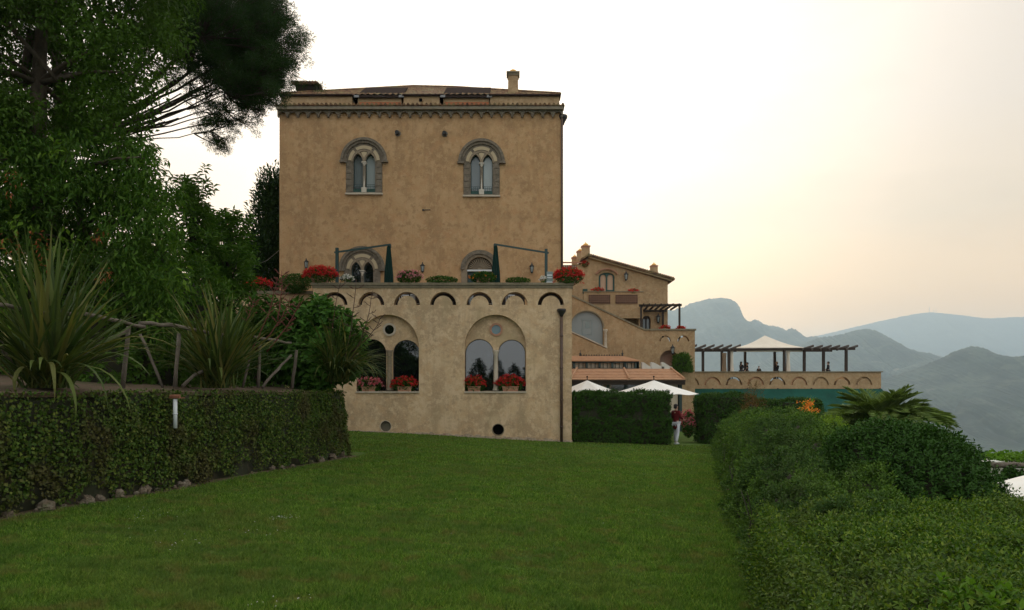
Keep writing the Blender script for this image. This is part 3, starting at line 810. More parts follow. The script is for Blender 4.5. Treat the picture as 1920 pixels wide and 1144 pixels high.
for a, b in ((670, 752), (831, 917)):                            # dormer recesses under dark lids
    m = MB()
    m.box(xA(a), xA(b), ya + .10, ya + .7, zW(205), zA(182)); dm = m.build('dormer', MT['far'], tw)
    m = MB(); m.box(xA(a + 3), xA(b - 1), ya + .06, ya + .097, zA(195.5), zA(190.5)); m.build('shutter', MT['rust'], dm)
    m = MB()
    zf, zb_ = zA(180.0), Z(164.0, ya + 2.0)
    v = [(xA(a - 1), ya - .05, zf), (xA(b + 1), ya - .05, zf), (xA(b + 1), ya + 2.0, zb_), (xA(a - 1), ya + 2.0, zb_)]
    v2 = [(x, y, z - .09) for x, y, z in v]
    m.add(v + v2, [(0, 1, 2, 3), (7, 6, 5, 4), (0, 4, 5, 1), (1, 5, 6, 2), (2, 6, 7, 3), (3, 7, 4, 0)])
    m.build('dormer_roof', MT['roof_dark'], dm)
    for xx in (xA(a - 1), xA(b + 1)):
        m = MB(); m.add([(xx - .13, ya - .08, zf + .02), (xx + .13, ya - .08, zf + .02), (xx + .16, ya + .9, zf + .42), (xx - .10, ya + .9, zf + .42), (xx - .13, ya - .08, zf - .1), (xx + .13, ya - .08, zf - .1)], [(0, 1, 2, 3), (0, 4, 5, 1)]); m.build('flashing', MT['zinc'], dm)
def chimney(px, w, y_top, y_bot, d, parent, cap_w, dome=True, name='chimney', mat='far'):
    k = d / F
    x = U(px, d); m = MB()
    z0, z1 = Z(y_bot, d), Z(y_top, d)
    hw = w / 2 * k
    v = [(x - hw * 1.08, d - hw, z0), (x + hw * 1.08, d - hw, z0), (x + hw * 1.08, d + hw, z0), (x - hw * 1.08, d + hw, z0), (x - hw, d - hw, z1), (x + hw, d - hw, z1), (x + hw, d + hw, z1), (x - hw, d + hw, z1)]
    m.add(v, [(0, 3, 2, 1), (4, 5, 6, 7), (0, 1, 5, 4), (1, 2, 6, 5), (2, 3, 7, 6), (3, 0, 4, 7)])
    c = m.build(name, MT[mat], parent)
    m = MB(); cw = cap_w / 2 * k; t = max(.12, cap_w * k * .16)
    m.box(x - cw * .86, x + cw * .86, d - cw * .86, d + cw * .86, z1 - t * .9, z1); m.box(x - cw, x + cw, d - cw, d + cw, z1, z1 + t * .6)
    m.build('chimney_cap', MT['terracotta'] if mat == 'far' and parent is not tw else MT['coping'], c)
    if dome:
        m = MB(); r = cw * .68
        m.lathe((x, d, z1 + t * .6), [(r, 0), (r * .93, r * .35), (r * .7, r * .72), (r * .35, r * .95), (r * .14, r * 1.0), (r * .1, r * 1.2), (r * .16, r * 1.3), (0.001, r * 1.45)] if parent is not tw else [(r, 0), (r * .93, r * .35), (r * .7, r * .72), (r * .35, r * .95), (.001, r)], 14)
        m.build('chimney_dome', MT['ochre'], c)
    return c
chimney(962, 18, 141.5, 183, DW + 1.6, tw, 24.5, mat='stone_ch' if False else 'far')
m = MB(); d = DW + 2.2; kk = d / F                                # low wide flue under tiles
m.box(U(560, d), U(597, d), d - .5, d + .5, Z(176, d), Z(163, d)); ch = m.build('chimney', MT['roof_dark'], tw)
m = MB(); xc = U(578, d)
for j in range(9):
    xx = xc + (j - 4) * .15
    m.tube([(xx, d - .75, Z(166.5, d)), (xx * 1.0, d, Z(160.5, d)), (xx, d + .75, Z(166.5, d))], .085, 7)
m.box(xc - .12, xc + .12, d - .12, d + .12, Z(162, d), Z(157, d)); m.build('chimney_cap', MT['tile'], ch)
m = MB(); m.box(uW(785), uW(790.5), ya - .1, ya + .01, zA(190.5), zA(186)); m.build('attic_vent', MT['black'], tw)
for px, py in ((746, 250.5), (834, 251.5)):
    m = MB(); m.tube([(uW(px), DW + .02, zW(py)), (uW(px), DW - .34, zW(py) - .05)], .095, 10); sp_ = m.build('water_spout', MT['iron'], tw)
    m = MB(); m.ring_y(uW(px), zW(py), .09, .15, DW - .02, .03); m.build('spout_collar', MT['stone'], sp_)
m = MB(); m.tube([(uW(794), DW - .03, zW(394)), (uW(807), DW - .03, zW(393.5))], .016, 6); m.ball((uW(793.5), DW - .03, zW(394)), .05); m.build('iron_tie', MT['iron'], tw)
m = MB(); xx = uW(1053.6); m.tube([(xx, DW - .06, zW(222)), (xx, DW - .06, zW(535))], .055, 8); dp = m.build('downpipe', MT['pipe'], tw)
m = MB(); m.lathe((uW(1055.5), DW + .1, zW(233)), [(.06, 0), (.10, .12), (.20, .30), (.23, .36), (.23, .46), (0, .46)], 10); m.build('hopper', MT['iron'], dp)
m = MB(); m.add([(uW(1052), DW + 3, zW(462)), (uW(1062), DW + 3, zW(462)), (uW(1052), DW + 3, zW(476)), (uW(1052), DW + 5, zW(462)), (uW(1062), DW + 5, zW(462)), (uW(1052), DW + 5, zW(476))], [(0, 2, 1), (3, 4, 5), (0, 1, 4, 3), (1, 2, 5, 4), (0, 3, 5, 2)]); m.build('side_bracket', MT['stone'], tw)
m = MB(); a = P(523, 470, DW - .02); m.tube([a, a.lerp(Vector((U(466, 22), 22, Z(503, 22))), .5) + Vector((0, 0, -.12)), Vector((U(466, 22), 22, Z(503, 22)))], .012, 5)
m.build('cable', MT['iron'], None, 'thin cable running from the tower corner into the small tree', 'cable')

# ---- lanterns on the tower wall
def lantern(loc, label, s=1.0, group='iron lanterns on the tower wall', face=-1):
    r = thing('wall_lantern', label, 'lantern', loc, group)
    x, y, z = loc
    m = MB(); m.tube([(x, y + .0, z + .10 * s), (x, y - .16 * s, z + .16 * s), (x, y - .16 * s, z + .28 * s)], .014 * s, 6); m.box(x - .04 * s, x + .04 * s, y - .015, y, z - .02 * s, z + .2 * s); m.tube([(x - .14 * s, y - .16 * s, z + .11 * s), (x + .14 * s, y - .16 * s, z + .11 * s)], .012 * s, 6)
    m.build('bracket', MT['iron'], r)
    m = MB(); c = (x, y - .16 * s, z)
    m.lathe((c[0], c[1], c[2] + .08 * s), [(.12 * s, 0), (.11 * s, .03 * s), (.03 * s, .13 * s), (.02 * s, .2 * s), (.001, .22 * s)], 6, False); m.build('cap', MT['iron'], r)
    m = MB()
    for i in range(6):
        a = 2 * math.pi * i / 6; m.tube([(c[0] + .06 * s * math.cos(a), c[1] + .06 * s * math.sin(a), c[2] - .2 * s), (c[0] + .10 * s * math.cos(a), c[1] + .10 * s * math.sin(a), c[2] + .09 * s)], .010 * s, 5)
    m.lathe((c[0], c[1], c[2] - .22 * s), [(.02 * s, -.05 * s), (.07 * s, 0), (.065 * s, .03 * s)], 6, False); m.build('cage', MT['iron'], r)
    m = MB(); m.lathe((c[0], c[1], c[2] - .2 * s), [(.05 * s, 0), (.085 * s, .27 * s)], 6, False); m.build('glass', MT['glass_pale'], r)
    return r
for px, py, lb in ((576, 496, 'black iron lantern on the tower wall above the biggest red geranium'), (793, 503, 'black iron lantern on the tower wall between the shell door and the paired window'), (997, 504, 'black iron lantern on the tower wall under the long parasol arm by the shell door')):
    lantern((uW(px), DW - .01, zW(py)), lb, .95)

# ---- folded cantilever parasols on the terrace
def parasol(pole_px, pole_top, arm_px, arm_y, end_px, end_y, can_px, can_top, label, d):
    zf = zT(584)
    r = thing('parasol', label, 'parasol', (U(pole_px, d), d, zf), 'folded green parasols on the terrace')
    m = MB(); x = U(pole_px, d); m.box(x - .065, x + .065, d - .065, d + .065, zf, Z(pole_top, d)); m.build('post', MT['green_metal'], r)
    m = MB(); m.box(x - .4, x + .4, d - .4, d + .4, zf, zf + .08); m.build('base', MT['grey_paint'], r)
    m = MB(); m.bar(P(arm_px, arm_y, d - .02), P(end_px, end_y, d - .02), .06, .075); e = P(end_px, end_y, d - .02); m.tube([e, e + Vector((0, 0, -.16))], .03, 8); m.build('arm', MT['green_metal'], r)
    m = MB(); xc = U(can_px, d); zt_ = Z(can_top, d); zb = Z(531, d); n = 16; H = zt_ - zb
    prof = [(.05, 0), (.085, -.06), (.12, -.25 * H), (.16, -.5 * H), (.205, -.78 * H), (.215, -1.0 * H), (.18, -1.08 * H)]
    vs = []; fs = []
    for rr, zz in prof:
        for i in range(n * 2):
            a = math.pi * i / n; q = rr * (1.0 if i % 2 else .74)
            vs.append((xc + q * math.cos(a), d + q * math.sin(a), zt_ + zz))
    for i in range(len(prof) - 1):
        for j in range(2 * n): fs.append((i * 2 * n + j, i * 2 * n + (j + 1) % (2 * n), (i + 1) * 2 * n + (j + 1) % (2 * n), (i + 1) * 2 * n + j))
    fs.append(tuple(range(2 * n))); fs.append(tuple(reversed(range((len(prof) - 1) * 2 * n, len(prof) * 2 * n))))
    m.add(vs, fs); m.build('canopy', MT['green_cloth'], r)
parasol(632, 465, 627, 473.5, 732.5, 458.5, 729, 461, 'folded green parasol hanging beside the paired terrace window', DT + 1.6)
parasol(1024, 467, 1029, 474.5, 926.5, 458, 929.5, 460.5, 'folded green parasol hanging in front of the shell-topped terrace door', DT + 1.6)

# ---- white chairs and a table on the terrace floor, glimpsed through the parapet arches
def chair(x, y, rz, label):
    zf = zT(584)
    r = thing('terrace_chair', label, 'chair', (0, 0, 0), 'white chairs on the tower terrace')
    m = MB(); m.box(-.21, .21, -.2, .22, .42, .45); m.build('seat', MT['white_paint'], r)
    m = MB()
    for i in range(5): m.box(-.2 + .1 * i - .012, -.2 + .1 * i + .012, .20, .22, .45, .86)
    m.box(-.22, .22, .195, .225, .84, .89); m.build('backrest', MT['white_paint'], r)
    for a in (-.19, .19):
        for b in (-.18, .2):
            m = MB(); m.tube([(a, b, 0), (a * .95, b * .95, .42)], .014, 6); m.build('leg', MT['white_paint'], r)
    r.location = (x, y, zf); r.rotation_euler = (0, 0, rz)
    return r
c0 = chair(uT(752), DT + .95, 0.3, 'white metal terrace chair behind the third parapet arch')
for px, rz, lb in ((776, 2.2, 'second white metal terrace chair behind the third parapet arch'), (889, 1.2, 'white metal terrace chair behind the fifth parapet arch'), (912, -1.6, 'second white metal terrace chair behind the fifth parapet arch'), (960, .4, 'white metal terrace chair behind the sixth parapet arch')):
    c = copy_tree(c0, (uT(px), DT + .95, zT(584)), lb); c.rotation_euler = (0, 0, rz)

for a, b, lb in ((592, 690, 'dark wooden planter behind the first two parapet arches'), (696, 790, 'dark wooden planter behind the third parapet arch'), (796, 876, 'dark wooden planter behind the fourth parapet arch'), (884, 985, 'dark wooden planter behind the fifth and sixth parapet arches'), (991, 1064, 'dark wooden planter behind the parapet arch over the downpipe')):
    yy = DT + (1.3 if a in (696, 884) else .62)
    r = thing('planter', lb, 'planter', (uT((a + b) / 2), yy, zT(584)), 'planters along the terrace parapet')
    m = MB(); m.box(uT(a), uT(b), yy, yy + .05, zT(584), zT(541)); m.box(uT(a), uT(b), yy + .40, yy + .45, zT(584), zT(541)); m.box(uT(a), uT(a) + .05, yy + .05, yy + .40, zT(584), zT(541)); m.box(uT(b) - .05, uT(b), yy + .05, yy + .40, zT(584), zT(541)); m.build('box', MT['wood'], r)
    m = MB(); m.box(uT(a) + .05, uT(b) - .05, yy + .05, yy + .40, zT(560), zT(545)); m.build('soil', MT['soil'], r)
# ================================================================== HOUSE BEHIND (gabled, with outside stair)
DH = 56.0
def uH(px): return U(px, DH)
def zH(py): return Z(py, DH)
sH = DH / F
GL = lambda px, d: float(gz(U(px, d), d)) - .4
hs = thing('gabled_house', 'gabled ochre house with an outside stair and a green arched balcony door, beyond the tower', 'house', (uH(1160), DH, GL(1160, DH)))
m = MB()
gab = [(uH(1020), -1.5), (uH(1252), -1.5), (uH(1252), zH(528)), (uH(1104), zH(483)), (uH(1092), zH(489)), (uH(1092), zH(497)), (uH(1020), zH(497))]
m.plate(gab, DH, .4, [arch(uH(1137.5), 15 * sH, zH(552), zH(520), 16, rise=9 * sH), arch(uH(1212), 8 * sH, zH(622), zH(600), 12)])
m.plate(gab, DH + .4, 9.0)
m.build('wall', MT['far'], hs)
m = MB()                                                        # roof slabs with tile ends
def slab(a, b, over, y0, y1, t, mm=m):
    (x0, z0), (x1, z1) = a, b
    mm.add([(x0, y0, z0), (x1, y0, z1), (x1, y1, z1), (x0, y1, z0), (x0, y0, z0 + t), (x1, y0, z1 + t), (x1, y1, z1 + t), (x0, y1, z0 + t)],
           [(0, 3, 2, 1), (4, 5, 6, 7), (0, 1, 5, 4), (1, 2, 6, 5), (2, 3, 7, 6), (3, 0, 4, 7)])
slab((uH(1103), zH(481.5)), (uH(1263), zH(526.5)), 0, DH - .45, DH + 9.6, .14)
slab((uH(1088), zH(490)), (uH(1103), zH(481.5)), 0, DH - .45, DH + 9.6, .14)
for j in range(40):
    t = (j + .5) / 40; x = uH(1103) + (uH(1263.5) - uH(1103)) * t; z = zH(480) + (zH(525) - zH(480)) * t
    m.tube([(x - .08, DH - .45, z + .10), (x - .08, DH + 1.5, z + .10)], .085, 6)
m.build('roof', MT['tile'], hs)
m = MB(); slab((uH(1103), zH(484)), (uH(1259), zH(528)), 0, DH - .3, DH - .003, .10, m); m.build('eave_moulding', MT['inlay'], hs)
chimney(1098, 14, 463.5, 484, DH + 2.5, hs, 17); chimney(1087.5, 11, 473, 492, DH + 4.5, hs, 13.5); chimney(1077.5, 10, 484.5, 497, DH + 5.5, hs, 12.5); chimney(1226, 12, 500, 519, DH + 3, hs, 14)
# roof terrace parapet by the tower with pierced tiles
m = MB(); m.box(uH(1020), uH(1092), DH - .18, DH - .004, zH(493.8), zH(491.8)); m.build('parapet_coping', MT['terracotta'], hs)
MT['lattice'] = M('weathered_lattice', (.20, .11, .07), .9, [((.11, .06, .04), 5, .45, .6, None, .7)])
def lattice(x0, x1, z0, z1, y, parent, label=None):
    m = MB(); nx = max(4, int((x1 - x0) / .16)); nz = max(2, int((z1 - z0) / .16))
    w = (x1 - x0) / nx; h = (z1 - z0) / nz
    holes = []
    for i in range(nx):
        for j in range(nz):
            cx, cz = x0 + (i + .5) * w, z0 + (j + .5) * h
            holes.append([(cx + w * .36 * math.cos(a), cz + h * .36 * math.sin(a)) for a in (0, 1.05, 2.1, 3.14, 4.19, 5.24)])
    m.plate([(x0, z0), (x1, z0), (x1, z1), (x0, z1)], y, .05, holes)
    return m.build('lattice_panel', MT['lattice'], parent)
def dark_back(x0, x1, z0, z1, y, parent):
    m = MB(); m.box(x0, x1, y, y + .03, z0, z1); return m
# upper terrace lattice, proud of the wall; a pale panel behind it paints the skylight
m = MB(); m.box(uH(1052), uH(1080.5), DH - .03, DH - .004, zH(505), zH(497.5)); pb = m.build('panel_back', MT['whitewash'], hs)
lattice(uH(1052), uH(1080.5), zH(505), zH(497.5), DH - .10, hs)
# balcony
m = MB(); m.box(uH(1092), uH(1200), DH - 1.3, DH - .95, zH(600), zH(552)); m.box(uH(1200) - .3, uH(1200), DH - .95, DH - .003, zH(620), zH(552)); m.box(uH(1092), uH(1200) - .3, DH - .95, DH - .003, zH(577), zH(574.5))
bl = m.build('balcony', MT['far'], hs)
m = MB(); m.box(uH(1091), uH(1201), DH - 1.36, DH - .90, zH(552), zH(550.6)); m.build('balcony_coping', MT['coping'], bl)
for a, b in ((1100.5, 1140), (1149.5, 1190)):
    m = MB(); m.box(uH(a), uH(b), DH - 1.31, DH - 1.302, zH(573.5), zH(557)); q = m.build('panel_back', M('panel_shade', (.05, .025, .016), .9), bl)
    lattice(uH(a), uH(b), zH(573.5), zH(557), DH - 1.37, bl)
m = MB()
cx = uH(1137.5)
m.plate(arch(cx, 15 * sH, zH(552), zH(520), 16, rise=9 * sH), DH + .10, .08, [arch(cx - 6.3 * sH, 5.2 * sH, zH(551), zH(520), 10, rise=5.5 * sH), arch(cx + 6.9 * sH, 5.2 * sH, zH(543.5), zH(520), 10, rise=5.5 * sH), [(cx + 1.7 * sH, zH(551)), (cx + 12 * sH, zH(551)), (cx + 12 * sH, zH(545.5)), (cx + 1.7 * sH, zH(545.5))]])
bdoor = m.build('balcony_door', MT['green_paint'], hs)
m = MB(); m.box(cx - 14.5 * sH, cx + 14.5 * sH, DH + .19, DH + .22, zH(552), zH(512)); m.build('curtain', MT['curtain'], bdoor)
m = MB()
for j in range(13):
    a = math.radians(28 + (152 - 28) * j / 12); m.tube([(cx + 22 * sH * math.cos(a), DH - .25, zH(522) + 17 * sH * math.sin(a)), (cx + 22 * sH * math.cos(a), DH, zH(522) + 17 * sH * math.sin(a) + .03)], .075, 6)
m.build('tiled_hood', MT['terracotta'], bdoor)
m = MB(); m.box(uH(1092.5), uH(1101.5), DH - .06, DH - .003, zH(551), zH(542)); m.build('shutter', MT['green_paint'], hs)
# stair, running down in front of the house
m = MB(); YS = DH - 2.6
m.plate([(uH(1040), -1.5), (uH(1287), -1.5), (uH(1287), zH(623)), (uH(1197), zH(623)), (uH(1184), zH(617)), (uH(1060), zH(559)), (uH(1040), zH(551))], YS, .35,
        [arch(uH(1094), 29 * sH, zH(700), zH(620), 18, rise=30 * sH)] + [crescent(uH(c), 7.6 * sH, 10.6 * sH, zH(644.5), 12) for c in (1233.5, 1266.5)] + [arch(uH(1241), 16.5 * sH, zH(700), zH(677), 14)])
m.box(uH(1287) - .3, uH(1287), YS + .35, DH - .004, -1.5, zH(623)); m.box(uH(1200), uH(1287) - .3, YS + .35, DH - .004, zH(655), zH(651))
st = m.build('stair_wall', MT['far'], hs)
m = MB()
for a, b in (((1040, 549.5), (1060, 558)), ((1060, 558), (1184, 616)), ((1184, 616), (1197, 622)), ((1197, 622), (1289, 622))):
    (p0, q0), (p1, q1) = a, b
    m.add([(uH(p0), YS - .08, zH(q0)), (uH(p1), YS - .08, zH(q1)), (uH(p1), YS + .42, zH(q1)), (uH(p0), YS + .42, zH(q0)), (uH(p0), YS - .08, zH(q0 + 3)), (uH(p1), YS - .08, zH(q1 + 3)), (uH(p1), YS + .42, zH(q1 + 3)), (uH(p0), YS + .42, zH(q0 + 3))],
          [(0, 1, 2, 3), (7, 6, 5, 4), (0, 4, 5, 1), (1, 5, 6, 2), (2, 6, 7, 3), (3, 7, 4, 0)])
m.build('stair_coping', MT['coping'], st)
m = MB()                                                        # treads behind the parapet
for i in range(14):
    t = i / 13; px = 1066 + (1184 - 1066) * t; py = 580 + (634 - 580) * t
    m.box(uH(px), uH(px + 9.4), YS + .36, DH - 1.32, zH(py + 6), zH(py))
m.build('steps', MT['coping'], st)
# big glazed arch under the stair
m = MB(); m.plate(arch(uH(1094), 29 * sH, zH(700), zH(620), 18, rise=30 * sH), YS + .22, .04); gw = m.build('arched_window', M('frosted_grey_glass', (.20, .215, .20), .25, spec=.5), hs)
m = MB()
for a, b, c, d_ in ((1086, 1104, 605, 606), (1086, 1104, 631, 632), (1086, 1087, 605, 632), (1103, 1104, 605, 632), (1092, 1099, 609, 620)): m.box(uH(a), uH(b), YS + .19, YS + .215, zH(d_), zH(c))
m.build('muntin', MT['grey_paint'], gw)
m = MB(); m.band_y(uH(1094), zH(620), 29 * sH, 31 * sH, 0, 180, YS - .05, .08, 18); m.build('arch_rim', MT['coping'], gw)
m = MB(); m.lathe((uH(1126.5), YS - .2, zH(657)), [(.16, 0), (.13, .1), (.11, .2), (.105, 1.25), (.17, 1.4), (.17, 1.5)], 12); m.build('column', MT['sill'], hs)
m = MB(); m.add([(uH(1060), YS - .5, zH(700)), (uH(1130), YS - .5, zH(700)), (uH(1130), YS - .5, zH(659)), (uH(1126), YS - .5, zH(657.5)), (uH(1060), YS - .5, zH(628)), (uH(1060), YS - .2, zH(700)), (uH(1130), YS - .2, zH(700)), (uH(1130), YS - .2, zH(659)), (uH(1126), YS - .2, zH(657.5)), (uH(1060), YS - .2, zH(628))],
               [(0, 1, 2, 3, 4), (9, 8, 7, 6, 5), (0, 5, 6, 1), (1, 6, 7, 2), (2, 7, 8, 3), (3, 8, 9, 4), (4, 9, 5, 0)]); lw = m.build('lower_stair_wall', MT['far'], hs)
m = MB(); m.bar((uH(1060), YS - .36, zH(626)), (uH(1128), YS - .36, zH(656.5)), .42, .09); m.build('lower_coping', MT['sill'], lw)
m = MB(); m.box(uH(1222), uH(1260), YS + .8, YS + .83, zH(700), zH(655)); m.build('niche_back', M('pink_plaster', (.36, .20, .14), .9, [((.45, .33, .24), 1.2, .45, .7, None, .8)]), hs)
m = MB(); m.box(uH(1205), uH(1219), DH + .2, DH + .24, zH(622), zH(592)); sd2 = m.build('terrace_door', MT['glass_grey'], hs)
m = MB(); m.plate(arch(uH(1212), 8 * sH, zH(622), zH(600), 12), DH + .1, .08, [arch(uH(1208.5), 2.6 * sH, zH(620), zH(600), 8), arch(uH(1215.5), 2.6 * sH, zH(620), zH(600), 8)]); m.build('door_frame', MT['wood'], sd2)
for px, py, d, lb, s in ((1173, 518.5, DH, 'iron lantern beside the arched balcony door of the gabled house', 1.5), (1233, 598, DH, 'iron lantern in the shade of the small balcony pergola', 1.5), (1246, 656, YS, 'iron lantern over the pink niche under the crescent openings', 1.5)):
    lantern((uH(px), d - .01, Z(py, d)), lb, s, 'iron lanterns on the gabled house')

def timber_pergola(name, label, loc): return thing(name, label, 'pergola', loc)
# small pergola on the house terrace
pg = timber_pergola('balcony_pergola', 'small dark timber pergola over the side balcony of the gabled house', (uH(1240), YS, zH(640)))
for px, d in ((1202, YS + .4), (1274, YS + .4), (1243, DH - .2)):
    m = MB(); m.box(U(px, d) - .07, U(px, d) + .07, d - .07, d + .07, zH(650), Z(573 if px != 1243 else 582, d)); m.build('post', MT['wood'], pg)
m = MB(); m.bar(P(1198, 573, YS + .4), P(1278, 572, YS + .4), .14, .18); m.build('beam', MT['wood'], pg); m = MB(); m.bar(P(1200, 583, DH - .2), P(1250, 583, DH - .2), .14, .16); m.build('beam', MT['wood'], pg)
for i in range(7):
    t = i / 6; a = P(1207 + 67 * t, 570.5, YS); b = P(1199 + 58 * t, 581, DH - .05); m = MB(); m.bar(a, b, .09, .14); m.build('rafter', MT['wood'], pg)
# white curving benches on the low terrace
for i, (px, w, lb) in enumerate(((1213, 9, 'white curved plaster form standing against the ochre wall'), (1233, 12, 'white scroll-shaped plaster form, middle one on the low terrace'), (1251, 10, 'white humped plaster form next to the leafy shrub'))):
    d = YS - 2.5; kk = d / F; x = U(px, d); z0 = Z(697, d)
    prof = [(x - w * kk, z0)] + [(x - w * kk + 2 * w * kk * j / 12, Z(684, d) + (5 - 9 * (3 * (j / 12) ** 2 - 2 * (j / 12) ** 3)) * kk) for j in range(13)] + [(x + w * kk, z0)]
    m = MB(); m.plate(prof, d, .5); m.build('plaster_bench', MT['whitewash'], None, lb, 'bench', 'white plaster forms on the low terrace')

# ================================================================== VERANDA (glazed dining room with lantern roof)
DV = 44.0
def uV(px): return U(px, DV)
def zV(py): return Z(py, DV)
vr = thing('veranda', 'glazed dining veranda with shallow orange tiled roof and a raised roof lantern', 'veranda', (uV(1160), DV, GL(1160, DV)))
m = MB()
def hip(mm, x0, x1, x2, x3, y0, y1, z0, z1, rows=7, step=.05):
    """front slope with stepped tile courses from eave x0..x1 up to x2..x3"""
    for i in range(rows):
        t0, t1 = i / rows, (i + 1) / rows
        L = lambda a, b, t: a + (b - a) * t
        zz = L(z0, z1, t0)
        mm.add([(L(x0, x2, t0), L(y0, y1, t0), zz + step), (L(x1, x3, t0), L(y0, y1, t0), zz + step), (L(x1, x3, t1), L(y0, y1, t1), L(z0, z1, t1)), (L(x0, x2, t1), L(y0, y1, t1), L(z0, z1, t1)),
                (L(x0, x2, t0), L(y0, y1, t0), zz - .04), (L(x1, x3, t0), L(y0, y1, t0), zz - .04)], [(0, 1, 2, 3), (4, 5, 1, 0)])
hip(m, uV(1040), uV(1284), uV(1040) * 1.05, U(1258, DV + 4.2), DV, DV + 4.2, zV(712), Z(691.5, DV + 4.2))
m.add([(uV(1284), DV, zV(712)), (uV(1284), DV + 9, zV(712)), (U(1258, DV + 4.2), DV + 4.2, Z(691.5, DV + 4.2))], [(0, 1, 2)])
m.box(uV(1040), uV(1250), DV + 4.2, DV + 8.5, zV(712), Z(692, DV + 4.2))
for a, b in (((1070, 712), (1082, 691)), ((1180, 712), (1170, 691.5)), ((1284, 712), (1258, 691.5))):
    m.tube([(uV(a[0]), DV, zV(a[1]) + .06), (U(b[0], DV + 4.2), DV + 4.2, Z(b[1], DV + 4.2) + .05)], .08, 6)
m.build('roof', MT['tile2'], vr)
m = MB(); m.box(uV(1040), uV(1285), DV + .02, DV + .3, zV(721.5), zV(713)); m.box(uV(1040), uV(1285), DV - .05, DV + .02, zV(715.5), zV(712.4)); m.build('fascia', MT['wood'], vr)
m = MB()
for px in (1075, 1108, 1142, 1176, 1210, 1244, 1279): m.box(uV(px) - .09, uV(px) + .09, DV + .35, DV + .53, -1.4, zV(714))
m.box(uV(1040), uV(1282), DV + .36, DV + .5, zV(729), zV(727.5)); m.build('glazing_frame', MT['shade_green'], vr)
m = MB(); m.box(uV(1040), uV(1280), DV + .55, DV + .59, -1.4, zV(714)); m.build('glazing', glassy('veranda_glass', (.02, .032, .03), 1.6, .05), vr)
for px in (1266, 1247, 1110, 1140):
    m = MB(); m.box(uV(px) - .3, uV(px) + .3, DV + .53, DV + .548, zV(775), zV(719)); m.build('blind', MT['beige_blind'], vr)
DL = DV + 5.2
m = MB()
for i in range(7):
    px = 1052 + i * 24.0
    m.box(U(px, DL) - .08, U(px, DL) + .08, DL - .1, DL + .1, Z(692, DL), Z(677, DL))
m.box(U(1045, DL), U(1197, DL), DL - .1, DL + .15, Z(680.5, DL), Z(677, DL)); m.box(U(1045, DL), U(1197, DL), DL - .1, DL + .15, Z(692, DL), Z(690, DL))
m.box(U(1190, DL), U(1197, DL), DL - .1, DL + 3, Z(692, DL), Z(677, DL))
ln = m.build('roof_lantern', MT['shade_green'], vr)
m = MB(); m.box(U(1045, DL), U(1192, DL), DL + .2, DL + .24, Z(692, DL), Z(677, DL)); m.build('lantern_glass', MT['beige_blind'], ln)
m = MB()
for i in range(20):
    px = 1048 + i * 7.6; m.box(U(px, DL) - .02, U(px, DL) + .02, DL + .14, DL + .19, Z(690, DL), Z(680, DL))
m.build('muntin', MT['shade_green'], ln)
m = MB(); hip(m, U(1040, DL), U(1199, DL), U(1040, DL + 1.6), U(1167, DL + 1.6), DL - .25, DL + 1.6, Z(676.8, DL), Z(667.5, DL + 1.6), 4); m.add([(U(1199, DL), DL - .25, Z(676.8, DL)), (U(1199, DL), DL + 3.5, Z(676.8, DL)), (U(1167, DL + 1.6), DL + 1.6, Z(667.5, DL + 1.6))], [(0, 1, 2)]); m.build('lantern_roof', MT['tile2'], ln)
m = MB(); d = DL + 1.6
m.box(U(1088, d), U(1167, d), d - .03, d + .03, Z(668.5, d), Z(667, d))
for i in range(17): m.ball((U(1090 + i * 4.8, d), d, Z(665.8, d)), .05, 6, 4)
m.build('ridge_cresting', MT['iron'], ln)
for px in (1088, 1167):
    m = MB(); m.lathe((U(px, d), d, Z(667.5, d)), [(.10, 0), (.05, .08), (.10, .16), (.03, .24), (.02, .42), (.001, .5)], 8); m.build('finial', MT['iron'], ln)

# ================================================================== PERGOLA TERRACE at the edge of the valley
DP = 58.0
def uP(px): return U(px, DP)
def zP(py): return Z(py, DP)
sP = DP / F
zfl = zP(697) - .80
pt = thing('lookout_terrace', 'ochre lookout terrace with a row of crescent openings in its parapet', 'terrace', (uP(1460), DP, GL(1460, DP)))
m = MB()
m.plate([(uP(1245), zP(729)), (uP(1652), zP(729)), (uP(1652), zP(698)), (uP(1245), zP(698))], DP, .35, [crescent(uP(1295 + 40.6 * i), 11.7 * sP, 15.6 * sP, zP(722), 14) for i in range(9)])
m.box(uP(1652) - .3, uP(1652), DP + .35, DP + 8, zP(729), zP(698)); m.box(uP(1245), uP(1652) - .3, DP + .35, DP + 8, zP(727), zfl)
m.box(uP(1245), uP(1645), DP + .9, DP + 7.8, -6, zP(727))
m.build('wall', MT['far'], pt)
m = MB(); m.box(uP(1244), uP(1655), DP - .10, DP + .45, zP(698), zP(696.3)); m.build('coping', MT['coping'], pt)
for i in (0, 1, 3, 5, 6, 8):                                    # openings that are backed with plaster
    m = MB(); m.plate(crescent(uP(1295 + 40.6 * i), 11.5 * sP, 15.8 * sP, zP(722), 14), DP + .16, .03); m.build('crescent_back', MT['tile2'] if i % 2 else MT['far'], pt)
m = MB(); m.box(uP(1275), uP(1645), DP + .6, DP + .88, -2.2, zP(729)); m.build('lower_front', MT['shade_green'], pt)
aw = thing('awning', 'long dark green canvas awning sloping out under the lookout terrace', 'awning', (uP(1465), DP - 2, zP(760)))
m = MB(); nx = 60; V = []; Fc = []
for j in range(9):
    t = j / 8
    for i in range(nx + 1):
        s_ = i / nx; d = DP - .12 - 3.4 * t
        V.append((uP(1282) + (uP(1652) - uP(1282)) * s_, d, zP(729) + (Z(778, DP - 3.5) - zP(729)) * t - .10 * math.sin(math.pi * t) + .03 * math.sin(s_ * 60) * t))
